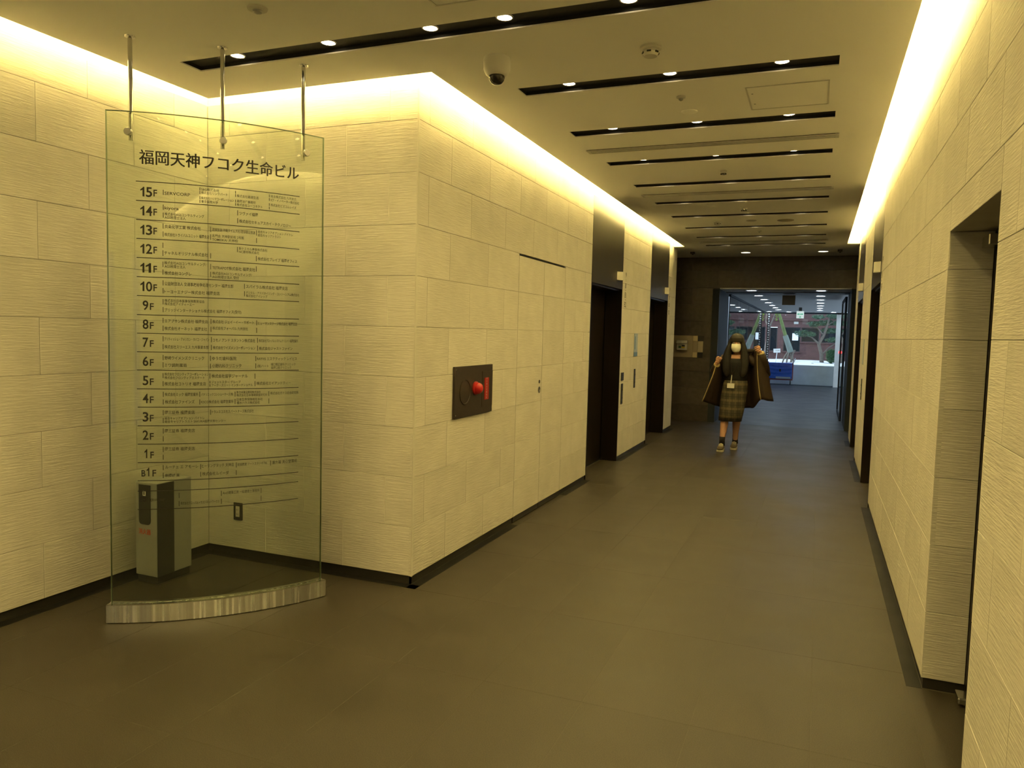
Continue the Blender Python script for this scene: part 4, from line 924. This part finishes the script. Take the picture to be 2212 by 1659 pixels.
# hanging board and exit sign
t = thing('hanging_board', 'plain brown board hanging from the lobby ceiling', 'board', (-.565, 15.6, LZ))
MB().bbox(-.118, .118, -.01, .01, -.20, -.012, .002).build('board', M['brown_board'], t)
for s in (-.08, .08): MB().tube([(s,0,-.013), (s,0,-.0005)], .004, 6).build('hanger', M['steel'], t)
t = thing('exit_sign', 'lit white emergency exit sign with a green double arrow under the lobby ceiling', 'sign', (-.485, 22.0, LZ))
MB().bbox(-.095, .095, -.02, .02, -.295, -.10, .004).build('light_box', M['exit_white'], t)
MB().box(-.04, .04, -.012, .012, -.0985, -.0005).build('bracket', M['cab_dark'], t)
ar = MB(); ar.box(-.045, .045, -.0235, -.021, -.192, -.172)
for s in (-1, 1): ar.add([(s*.045,-.0235,-.155), (s*.045,-.0235,-.209), (s*.078,-.0235,-.182), (s*.045,-.021,-.155), (s*.045,-.021,-.209), (s*.078,-.021,-.182)], [(0,1,2), (5,4,3), (0,3,4,1), (1,4,5,2), (2,5,3,0)])
ar.build('green_arrow', M['exit_green'], t)
fg = MB().ell((0,-.023,-.232), (.008,.002,.008), 10, 6); fg.add([(-.022,-.0235,-.28), (-.01,-.0235,-.243), (.012,-.0235,-.243), (.024,-.0235,-.28), (.008,-.0235,-.28), (0,-.0235,-.26), (-.008,-.0235,-.28)], [(0,1,2,3,4,5,6)])
fg.build('running_figure', M['exit_green'], t)
# facade frame
fc = thing('glass_facade', 'tall glass facade frame at the end of the lobby', 'glazing', (.5, 26.3, 0))
for x in (.07, 1.35, 2.4): MB().box(x-.055 if abs(x-.07) < .01 else x-.03, x+.11 if abs(x-.07) < .01 else x+.03, -.04, .04, .001, LZ-.001).build('mullion', M['lobby_grey'] if abs(x-.07) > .01 else M['concrete'], fc)
MB().box(-2.14, 3.4, -.04, .04, LZ-.045, LZ-.001).build('head_rail', M['lobby_grey'], fc)
for a, b in ((-2.0, .01), (.19, 1.31), (1.39, 2.36)): MB().box(a, b, -.006, .006, .02, LZ-.05).build('glass_pane', M['clear_glass'], fc)
for x in (-.94,): MB().box(-2.0, .0, .02, .03, .001, .02).build('threshold', M['lobby_grey'], fc)
# black and white checked post
cp = thing('checked_post', 'slim post with a black and white checked strip at the end of the glass partition', 'post', (-1.52, 25.9, 0))
MB().box(-.042, .042, -.03, .03, .001, LZ-.001).build('post', M['black'], cp)
sq = MB().box(-.020, .020, -.003, -.0005, -.020, .020).mesh('white_square'); sq.materials.append(M['white'])
for k in range(31):
    o = D.objects.new('white_square', sq); COL.objects.link(o); o.parent = cp; o.location = (.012 if k % 2 else .004, -.03, .05+k*.075)
# pale fins outside the left partition
for k, y in enumerate((18.2, 20.0, 21.8, 23.6, 25.4)):
    t = thing('vertical_fin', 'pale grey vertical fin outside the left glass partition, %s from the corridor' % ORD[k], 'fin', (-1.95, y, 0), group='vertical fins beside the lobby')
    MB().bbox(-.085, .085, -.06, .06, .021, 3.0, .008).build('fin_panel', M['curtain'], t); MB().bbox(-.10, .10, -.075, .075, .0005, .02, .004).build('foot_plate', M['lobby_grey'], t)
struct(MB().box(-3.4, -3.2, 15.4, 27, -.1, 4.0).build('wall_side_court', M['brick']))
pier = thing('brown_pier', 'brown stone pier just outside the left glass partition', 'pier', (-1.83, 15.75, 0))
MB().bbox(-.07, .07, -.3, .3, .001, 1.98, .005).build('shaft', M['grey_board'], pier); MB().bbox(-.08, .08, -.31, .31, 1.981, 2.10, .004).build('cap', M['cab_dark'], pier)
struct(MB().box(-6, -1.75, YD+.25, 15.4, -.1, 3.3).build('wall_side_block', M['cab_dark']))

# ------------------------------------------------------------------ courtyard
PY_ = 27.0
MB_planter = MB().bbox(-5, 6, PY_, PY_+.25, -.05, .655, .01)
pl = tag(MB_planter.build('planter_wall', M['concrete']), 'long pale concrete planter wall outside the lobby glass', 'planter wall')
pl['kind'] = 'structure'
gm = MB(); nx, ny = 44, 26
for j in range(ny+1):
    for i in range(nx+1):
        x = -5+11*i/nx; y = PY_+.25+(34.0-PY_-.25)*j/ny
        z = .64 + .10*math.exp(-((x+.4)**2/1.2+(y-29.3)**2/1.5)) + .03*noise.noise((x*1.3, y*1.3, 0))
        gm.v.append((x, y, z))
for j in range(ny):
    for i in range(nx): q = j*(nx+1)+i; gm.f.append((q, q+1, q+nx+2, q+nx+1))
struct(gm.build('ground_sand', M['sand'], smooth=True))
struct(MB().box(-8, 8, PY_-.01, 40, -.3, -.06).build('ground_base', M['concrete']))
# brick building with dark windows
bd = thing('brick_building', 'red brown brick building with dark windows behind the courtyard garden', 'building', (0, 34, 0))
win = [(-2.6, -2.1, .98, 2.0), (-1.92, -1.62, .98, 1.98), (-1.36, -.70, .98, 2.0), (-.66, .03, 1.40, 2.0), (.10, .75, 1.38, 2.0), (.85, 1.6, 1.0, 2.0)]
bxs = [(-8, 8, 0, .4, -.2, .98), (-8, 8, 0, .4, 2.0, 9)]
edges = sorted(win); c = -8
for w_ in edges:
    bxs.append((c, w_[0], 0, .4, .98, 2.0)); c = w_[1]
    if w_[2] > .99: bxs.append((w_[0], w_[1], 0, .4, .98, w_[2]))
bxs.append((c, 8, 0, .4, .98, 2.0))
m = MB()
for b in bxs: m.box(*b)
m.build('brick_wall', M['brick'], bd)
for w_ in win:
    f = MB()
    for q in ((w_[0], w_[0]+.03, w_[2], w_[3]), (w_[1]-.03, w_[1], w_[2], w_[3]), (w_[0]+.03, w_[1]-.03, w_[2], w_[2]+.03), (w_[0]+.03, w_[1]-.03, w_[3]-.03, w_[3])): f.box(q[0], q[1], .05, .12, q[2], q[3])
    wo = f.build('window', M['black'], bd); MB().box(w_[0]+.03, w_[1]-.03, .08, .09, w_[2]+.03, w_[3]-.03).build('pane', M['window_dark'], wo)
    MB().box(w_[0]-.05, w_[1]+.05, .0-.05, -.001, w_[2]-.05, w_[2]).build('window_sill', M['concrete'] if False else M['brick'], bd)
MB().box(-1.02, -.78, .045, .06, 1.45, 1.75).build('window_poster', M['curtain'], bd)
MB().box(-8, 8, -.06, -.001, 2.28, 2.34).build('string_course', M['brick'], bd)
MB().box(-.98, -.80, -.012, -.001, 2.14, 2.24).build('wall_vent', M['cab_grey'], bd)
wall_court_right = wall_boxes('wall_court_right', [(5.5, 5.8, 27.3, 34, -.2, 5)], M['brick'])
# sign board on a stake
t = thing('garden_sign', 'small white notice board on a stake in the sand', 'sign', (-1.30, 28.2, .66))
bo = MB().bbox(-.115, .115, -.01, .01, .36, .50, .003).build('board', M['white'], t); bo.rotation_euler = (0, math.radians(-4), 0)
tb = text_plane('立入禁止', (-.075, -.0105, .425), (1,0,0), (0,0,1), .15, .034, .01).build('lettering', M['print'], t)
MB().tube([(-.06,.015,-.05), (-.01,.015,.5)], .013, 8).build('stake', M['curtain'], t)
# trees
def limb(m, pts, r0, r1, n=8):
    k = len(pts); m.tube(pts, [r0+(r1-r0)*i/(k-1) for i in range(k)], n)
def tufts(c, r, n, size, seed):
    rnd = random.Random(seed); m = MB()
    for _ in range(n):
        while True:
            p = Vector((rnd.uniform(-1,1), rnd.uniform(-1,1), rnd.uniform(-1,1)))
            if p.length < 1: break
        q = Vector((c[0]+p.x*r[0], c[1]+p.y*r[1], c[2]+p.z*r[2]))
        for _k in range(3):
            d = Vector((rnd.uniform(-1,1), rnd.uniform(-1,1), rnd.uniform(.1,1))).normalized(); s = d.cross(Vector((rnd.random(), rnd.random(), rnd.random()))).normalized()*size*.22
            e = q+d*size*rnd.uniform(.7,1.2); m.add([q-s, q+s, e], [(0,1,2)])
    return m
PB = Vector((.16, 29, .68))
pt = thing('pine_tree', 'cloud pruned pine tree with a crooked trunk in the courtyard sand', 'tree', PB)
tr = MB(); limb(tr, [(0,0,-.08), (-.02,0,.3), (-.13,.05,.68), (.02,0,.98), (.12,0,1.35), (.22,0,1.75)], .075, .03); limb(tr, [(-.13,.05,.68), (-.38,0,.92), (-.72,.1,1.0)], .035, .015); limb(tr, [(0,0,.3), (.2,0,.55), (.42,0,.72)], .035, .015); limb(tr, [(.02,0,.98), (-.2,0,1.25), (-.4,0,1.3)], .03, .012); limb(tr, [(.12,0,1.35), (.35,.05,1.5), (.5,0,1.55)], .03, .012); limb(tr, [(.1,0,.15), (.35,.1,.38), (.6,.2,.62)], .02, .01)
tr.build('trunk', M['bark'], pt, auto=60)
for i, (x, z, a, h) in enumerate(((-.19, 1.62, .22, .07), (.30, 1.66, .26, .10), (.08, 1.42, .34, .11), (-.30, 1.36, .28, .10), (-.70, 1.03, .26, .12), (-.42, 1.0, .16, .08), (.30, .82, .24, .08), (.20, 1.14, .30, .09), (.55, 1.40, .24, .10), (.70, 1.72, .25, .09))):
    tufts((x, random.uniform(-.1,.2), z), (a, .25, h), 170, .075, i).build('foliage_pad', M['needles'], pt)
bu = thing('round_bush', 'round clipped green bush beside the pine', 'bush', (.47, 28.7, .64))
tufts((0, 0, .30), (.20, .20, .26), 520, .06, 50).build('foliage', M['bush'], bu); MB().tube([(0,0,-.03), (0,0,.2)], .02, 6).build('stem', M['bark'], bu)
lt = thing('leaning_trunk', 'leaning yellow green tree trunk with a pale wrapped lower part', 'tree', (-.90, 28.5, .68))
tr = MB(); limb(tr, [(-.47,0,1.95), (-.44,0,1.75), (-.24,0,1.13), (-.10,0,.70)], .045, .065, 10); tr.build('trunk', M['green_trunk'], lt, auto=60)
tr = MB(); limb(tr, [(-.19,0,.95), (-.06,0,.60), (.02,0,.36)], .088, .105, 10); tr.build('trunk_wrap', M['wrap'], lt, auto=60)
rt_ = MB()
for k in range(7): a = k*.9; limb(rt_, [(.0,0,.45), (-.05+.22*math.cos(a)*.6,.1*math.sin(a),.2), (-.06+.22*math.cos(a),.15*math.sin(a),-.06)], .05, .02, 6)
rt_.build('root_props', M['bark'], lt, auto=60)
tr = MB(); limb(tr, [(.03,-.1,-.05), (.10,-.1,.3), (.16,-.1,.45)], .028, .03, 8); tr.build('cut_stump', M['bark'], lt, auto=60)
tufts((-.50, 0, 1.62), (.05, .06, .2), 46, .05, 70).build('young_leaves', M['leaf_y'], lt)
bt = thing('bare_tree', 'slim bare forked tree beside the checked post', 'tree', (-1.78, 28.6, .64))
tr = MB(); limb(tr, [(.0,0,-.05), (.05,0,.6), (.12,0,1.05), (.13,0,1.25)], .045, .035); limb(tr, [(.13,0,1.25), (.25,0,1.55), (.36,0,1.9)], .032, .02); limb(tr, [(.13,0,1.25), (.0,0,1.5), (.05,0,1.9)], .03, .018); tr.build('trunk', M['bark'], bt, auto=60)
st = thing('garden_stone', 'small dark stone lying on the sand', 'stone', (-.14, 28.0, .665)); MB().ell((0,0,.01), (.06,.05,.03), 12, 7).build('stone', M['bark'], st, True)

# ------------------------------------------------------------------ blue covered cart
ct = thing('blue_cart', 'blue tarpaulin covered cart with a red frame outside the lobby glass', 'cart', (-1.12, 26.62, 0))
CW, CD = .40, .20
MB().bbox(-CW, CW, -CD, CD, .15, .185, .004).build('deck', M['cart_red'], ct)
tp = MB(); n1, n2 = 30, 24
for j in range(n2+1):
    for i in range(n1+1):
        u, v = i/n1, j/n2; x = -CW+.03+u*(2*CW-.06); z = .20+v*.52
        fold = .012*math.sin(v*26+2.0*math.cos((u-.5)*3.4))*math.sin(math.pi*v) + .004*math.sin(u*19)
        tp.v.append((x, -CD-.022+fold, z))
nb = len(tp.v)
for j in range(n2):
    for i in range(n1): q = j*(n1+1)+i; tp.f.append((q, q+1, q+n1+2, q+n1+1))
tp.build('tarp_front', M['blue'], ct, True)
MB().bbox(-CW+.03, CW-.03, -CD-.005, CD, .20, .715, .02).build('tarp_body', M['blue'], ct)
for x in (-CW+.015, CW-.012):
    f = MB(); f.tube([(x,-CD+.02,.186), (x,-CD+.02,.74)], .014, 8); f.tube([(x,CD-.02,.186), (x,CD-.02,.74)], .014, 8); f.tube([(x,-CD+.02,.735), (x,CD-.02,.735)], .014, 8); f.build('end_frame', M['cart_red'], ct, auto=50)
MB().tube([(CW-.01,-CD+.02,.70), (CW+.06,-CD-.02,.86), (CW+.05,-CD-.02,.90)], .014, 8).build('handle', M['steel'], ct, auto=50)
MB().bbox(-.12, CW-.06, -CD-.05, -CD-.036, .20, .265, .003).build('paper_strip', M['curtain'], ct)
MB().bbox(-.02, .03, -CD-.05, -CD-.042, .43, .52, .003).build('tarp_buckle', M['black'], ct)
for x in (-CW+.07, CW-.07):
    for y in (-CD+.06, CD-.06):
        MB().lathe([(.05, -.015), (.055, -.01), (.055, .01), (.05, .015)], 16, 'x', (x, y, .056)).build('wheel', M['rubber'], ct, auto=40)
        MB().box(x-.022, x+.022, y-.02, y+.02, .113, .149).build('caster_fork', M['steel'], ct)

# ------------------------------------------------------------------ person
PX, PYY = -1.005, 10.60
pr = thing('person', 'person in a white mask holding open a brown coat over a plaid skirt', 'person', (PX, PYY, 0))
def remeshed(mb, name, mt, parent, voxel, smooth=4):
    me = mb.mesh(name); o = D.objects.new(name, me); COL.objects.link(o)
    r = o.modifiers.new('remesh', 'REMESH'); r.mode = 'VOXEL'; r.voxel_size = voxel
    s = o.modifiers.new('smooth', 'SMOOTH'); s.iterations = smooth; s.factor = .5
    dg = bpy.context.evaluated_depsgraph_get(); m2 = D.meshes.new_from_object(o.evaluated_get(dg))
    D.objects.remove(o); D.meshes.remove(me); m2.name = name
    m2.polygons.foreach_set('use_smooth', [True]*len(m2.polygons))
    return link(name, m2, mt, parent)
def ering(cx, cy, cz, rx, ry, n=28, tilt=0.): return [(cx+rx*math.cos(2*math.pi*k/n), cy+ry*math.sin(2*math.pi*k/n), cz+tilt*math.cos(2*math.pi*k/n)) for k in range(n)]
b = MB()
b.ell((-.012, -.005, 1.468), (.074, .090, .112), 20, 14); b.ell((-.012, -.030, 1.402), (.054, .058, .062), 16, 10); b.ell((-.012, -.092, 1.440), (.011, .014, .020), 10, 8)
for s in (-1, 1): b.ell((-.012+s*.074, .005, 1.45), (.012, .02, .03), 8, 8)
b.tube([(.0, .02, 1.24), (-.006, .012, 1.32), (-.01, .005, 1.40)], [.058, .048, .046], 14)
b.loft([ering(-.01, 0, .82, .15, .10), ering(0, 0, .90, .158, .105), ering(0, 0, 1.0, .125, .088), ering(0, -.005, 1.10, .14, .10), ering(0, -.005, 1.19, .155, .10), ering(0, .005, 1.26, .165, .08), ering(0, .01, 1.30, .11, .06)])
def arm(sh, el, wr):
    sh, el, wr = Vector(sh), Vector(el), Vector(wr)
    b.tube([sh, (sh+el)/2, el], [.046, .042, .036], 12); b.ell(el, (.037,.037,.037), 10, 8); b.tube([el, (el+wr)/2, wr], [.036, .033, .024], 12)
HR = Vector((.278, -.135, 1.392)); HL = Vector((-.232, -.150, 1.232))
arm((.150, 0, 1.265), (.385, -.01, 1.085), HR+Vector((.040, .012, -.065)))
arm((-.155, 0, 1.255), (-.295, -.02, 1.06), HL+Vector((-.015, .02, -.06)))
def hand(c, side, up):
    """closed hand gripping a coat edge; fingers curl towards the body centre line"""
    c = Vector(c); up = Vector(up).normalized(); inn = Vector((-side, -.15, 0)); inn = (inn-up*inn.dot(up)).normalized(); fr_ = up.cross(inn)
    if fr_.y > 0: fr_ = -fr_
    b.ell(c, (.030, .024, .042), 14, 10)
    b.tube([c-up*.075, c-up*.03], [.025, .029], 12)
    for k, (off, ln) in enumerate(((.036, .9), (.013, 1.0), (-.010, .95), (-.032, .78))):
        p0 = c + up*off + fr_*.022 - inn*.004; p1 = p0 + fr_*.012*ln + inn*.028*ln; p2 = p1 - fr_*.022*ln + inn*.018*ln; p3 = p2 - fr_*.020*ln - inn*.012
        b.tube([p0, p1, p2, p3], [.0088, .0086, .0082, .0072], 9); b.ell(p1, (.0088,)*3, 8, 6); b.ell(p2, (.0082,)*3, 8, 6); b.ell(p3, (.0072,)*3, 8, 6)
    q0 = c - up*.022 - fr_*.006 + inn*.012; q1 = q0 + up*.022 + inn*.020 - fr_*.012; q2 = q1 + up*.024 + inn*.008 + fr_*.006
    b.tube([q0, q1, q2], [.012, .0105, .0085], 9); b.ell(q2, (.0085,)*3, 8, 6)
hand(HR, 1, (-.45, -.1, 1)); hand(HL, -1, (.25, -.15, 1))
def leg(hip, knee, ank, toe):
    hip, knee, ank = Vector(hip), Vector(knee), Vector(ank); calf = knee.lerp(ank, .32)+Vector((0, .014, 0))
    b.tube([hip, hip.lerp(knee, .5), knee, calf, knee.lerp(ank, .7), ank, ank-Vector((0,0,.05))], [.078, .068, .052, .053, .040, .033, .034], 14)
    b.ell(knee+Vector((0,-.012,0)), (.048, .046, .055), 12, 8)
    b.tube([ank-Vector((0,-.02,.055)), ank+Vector((toe, -.07, -.07)), ank+Vector((toe*1.6, -.13, -.085))], [.036, .033, .022], 10)
ANL = Vector((-.135, -.125, .110)); ANR = Vector((.010, .150, .115))
leg((-.085, 0, .84), (-.118, -.040, .47), ANL, -.008); leg((.060, .01, .84), (.028, .03, .48), ANR, -.012)
remeshed(b, 'body', M['skin'], pr, .0042, 2)
for s in (-1, 1):
    MB().ell((-.012+s*.030, -.090, 1.458), (.012, .006, .006), 10, 6).build('eye', M['white'], pr, True)
    MB().ell((-.012+s*.030, -.0955, 1.458), (.005, .003, .005), 8, 6).build('pupil', M['hair'], pr, True)
# hair
h = MB()
h.ell((-.012, .016, 1.492), (.098, .100, .100), 20, 14)
h.loft([ering(-.012, .045, 1.50, .09, .055, 20), ering(-.02, .055, 1.40, .115, .055, 20), ering(-.02, .065, 1.28, .140, .05, 20), ering(-.01, .075, 1.12, .13, .045, 20), ering(-.01, .075, 1.02, .10, .035, 20)])
for s_, dx in ((-1, -.012), (1, -.010)):
    h.loft([ering(dx+s_*.055, -.015, 1.535, .034, .050, 18), ering(dx+s_*.080, -.030, 1.45, .034, .052, 18), ering(dx+s_*.100, -.042, 1.37, .044, .052, 18), ering(dx+s_*.116, -.060, 1.28, .058, .046, 18), ering(dx+s_*.118, -.085, 1.18, .060, .034, 18), ering(dx+s_*.112, -.098, 1.09, .052, .026, 18), ering(dx+s_*.104, -.104, 1.03, .036, .016, 18), ering(dx+s_*.10, -.105, 1.00, .014, .008, 18)])
h.loft([ering(-.012, -.040, 1.565, .060, .040, 20), ering(-.012, -.066, 1.525, .078, .036, 20), ering(-.012, -.080, 1.488, .078, .022, 20), ering(-.012, -.088, 1.466, .070, .012, 20)])
remeshed(h, 'hair', M['hair'], pr, .008, 4)
# mask with ear loops
mk = MB(); nu, nv = 18, 10
for j in range(nv+1):
    for i in range(nu+1):
        u = -1.0+2.0*i/nu; v = -1+2*j/nv; a = u*1.15; ph = v*.75
        mk.v.append((-.012+.070*math.sin(a)*(1-.34*v*v if v < 0 else 1-.06*v*v), -.030-.092*math.cos(a)*math.cos(ph*.75)-.004*abs(math.sin(v*7)), 1.394+.052*v-(.010*math.cos(a*1.2) if v < -.6 else 0)))
for j in range(nv):
    for i in range(nu): q = j*(nu+1)+i; mk.f.append((q, q+1, q+nu+2, q+nu+1))
mko = mk.build('face_mask', M['mask'], pr, True); sm = mko.modifiers.new('thickness', 'SOLIDIFY'); sm.thickness = .002
for s in (-1, 1): MB().tube([(-.012+s*.066, -.062, 1.425), (-.012+s*.078, -.02, 1.45), (-.012+s*.082, .005, 1.46)], .0018, 6).build('ear_loop', M['mask'], mko)
# sweater, skirt
sw = MB(); sw.loft([ering(0, 0, .925, .150, .108), ering(0, 0, 1.0, .142, .104), ering(0, -.005, 1.10, .156, .114), ering(0, -.005, 1.19, .170, .114), ering(0, .005, 1.245, .176, .094), [(x, y, 1.278+.38*y+.00*x) for x, y, z in ering(-.002, .014, 1.272, .125, .078)]])
sw.build('black_sweater', M['black_knit'], pr, True)
sk = MB(); sk.loft([ering(0, 0, .952, .148, .112), ering(-.004, 0, .90, .162, .118), ering(-.012, 0, .80, .170, .124), ering(-.028, -.005, .65, .166, .126), ering(-.045, -.008, .50, .160, .130), ering(-.056, -.005, .398, .152, .134)])
sk.build('plaid_skirt', M['plaid'], pr, True)
# coat: open shell swept around the back, front edges pulled outwards
cols = [((-.238,-.150,1.215), (-.300,-.145,.98), (-.415,-.130,.652)), ((-.212,-.085,1.24), (-.262,-.065,.95), (-.350,-.045,.625)), ((-.195,.00,1.265), (-.215,.03,.94), (-.275,.05,.590)), ((-.150,.085,1.30), (-.175,.12,.94), (-.200,.14,.568)),
        ((0,.105,1.345), (0,.145,.94), (0,.185,.56)), ((.150,.085,1.325), (.178,.12,.94), (.185,.14,.575)), ((.215,-.005,1.345), (.225,.03,.95), (.250,.05,.592)), ((.268,-.125,1.385), (.285,-.10,1.05), (.338,-.09,.712)), ((.325,-.11,1.33), (.355,-.10,1.03), (.425,-.075,.700)), ((.372,-.03,1.27), (.415,-.02,1.0), (.487,-.01,.694))]
def cat(p0, p1, p2, p3, t): return .5*((2*p1)+(-p0+p2)*t+(2*p0-5*p1+4*p2-p3)*t*t+(-p0+3*p1-3*p2+p3)*t**3)
def colpt(k, v):
    a, b_, c_ = (Vector(q) for q in cols[k])
    return a*(1-v)*(1-2*v)+b_*4*v*(1-v)+c_*v*(2*v-1)
cs = MB(); nr, sub = 18, 5; K = len(cols); ncol = (K-1)*sub+1
for r in range(nr+1):
    v = r/nr; P_ = [colpt(k, v) for k in range(K)]
    for i in range(ncol):
        k = min(i//sub, K-2); t_ = i/sub-k
        p = cat(P_[max(k-1,0)], P_[k], P_[k+1], P_[min(k+2,K-1)], t_)
        p.y += .006*math.sin(i*1.1)*v; cs.v.append(p[:])
for r in range(nr):
    for i in range(ncol-1): q = r*ncol+i; cs.f.append((q, q+1, q+ncol+1, q+ncol))
co = cs.build('coat', M['coat'], pr, True); sm = co.modifiers.new('thickness', 'SOLIDIFY'); sm.thickness = .014
MB().tube([colpt(0, v/14)+Vector((-.002,-.008,0)) for v in range(15)], .0062, 8).build('edge_piping', M['piping'], co, True)
MB().tube([colpt(7, v/14)+Vector((.0,-.012,0)) for v in range(15)], .0068, 8).build('edge_piping', M['piping'], co, True)
def sleeve(sh, el, wr, r):
    m_ = MB(); sh, el, wr = Vector(sh), Vector(el), Vector(wr)
    m_.tube([sh, sh.lerp(el, .4), sh.lerp(el, .8), el+Vector((.008 if el.x > 0 else -.008, 0, -.012)), el.lerp(wr, .25), el.lerp(wr, .6), wr], [r*1.15, r*1.12, r*1.05, r*1.02, r, r*.92, r*.80], 16)
    m_.build('sleeve', M['coat'], co, True)
    d = (wr-el).normalized(); MB().tube([wr-d*.004, wr+d*.012], [r*.83, r*.78], 16).build('cuff_band', M['piping'], co, True)
sleeve((.150, .01, 1.27), (.385, -.01, 1.085), HR+Vector((.036, .012, -.062)), .058)
sleeve((-.150, .01, 1.26), (-.295, -.02, 1.06), HL+Vector((-.015, .02, -.075)), .052)
MB().tube([(-.18,-.02,1.25), (-.10,.06,1.335), (0,.085,1.355), (.10,.06,1.345), (.215,-.06,1.36)], [.026,.034,.036,.036,.028], 12).build('collar', M['lining'], co, True)
# lanyard and badge
MB().tube([(-.055,-.02,1.305), (-.062,-.118,1.18), (-.048,-.124,1.03)], .0035, 6).build('lanyard', M['lining'], pr)
MB().tube([(.045,-.02,1.305), (.020,-.118,1.18), (-.044,-.124,1.03)], .0035, 6).build('lanyard', M['lining'], pr)
MB().tube([(-.046,-.126,1.03), (-.048,-.130,.972), (-.052,-.132,.92)], .0048, 6).build('lanyard_strap', M['mask'], pr)
MB().bbox(-.100, -.006, -.139, -.133, .850, .915, .002).build('name_badge', M['white'], pr)
# socks and sneakers
for A in (ANL, ANR):
    MB().tube([A+Vector((0,.004,.075)), A+Vector((0,.002,.02)), A+Vector((0,.0,-.045))], [.040, .037, .040], 14).build('sock', M['sock'], pr, True)
    sh = MB(); x0, y0 = A.x, A.y; zb = A.z-.112 if A is ANL else A.z-.115
    rings = []
    for (dy, w, hh, z) in ((.062,.020,.030,.03), (.055,.032,.055,.02), (.02,.037,.075,.014), (-.03,.039,.070,.012), (-.08,.044,.052,.012), (-.12,.045,.040,.012), (-.16,.036,.030,.012), (-.178,.018,.018,.016)):
        rings.append([(x0-.006+w*math.cos(2*math.pi*k/14), y0+dy, zb+z+.012+hh*(.5+.5*math.sin(2*math.pi*k/14))) for k in range(14)])
    sh.loft(rings); so2 = sh.build('sneaker', M['shoe'], pr, True)
    sl = MB(); pr_ = [(.066,.02), (.055,.036), (.0,.041), (-.08,.047), (-.13,.047), (-.17,.036), (-.184,.014)]
    out = [(x0-.006-w, y0+dy) for dy, w in pr_]+[(x0-.006+w, y0+dy) for dy, w in reversed(pr_)]; kk = len(out)
    sl.v = [(x, y, zb+.0025) for x, y in out]+[(x, y, zb+.026) for x, y in out]; sl.f = [tuple(range(kk-1, -1, -1)), tuple(range(kk, 2*kk))]+[(i, (i+1) % kk, kk+(i+1) % kk, kk+i) for i in range(kk)]
    sl.build('sole', M['shoe_white'], so2)
    for q in range(3): MB().tube([(x0-.034, y0-.045-.022*q, zb+.086-.012*q), (x0-.006, y0-.05-.022*q, zb+.098-.013*q), (x0+.022, y0-.045-.022*q, zb+.086-.012*q)], .006, 6).build('lace', M['shoe_white'], so2)
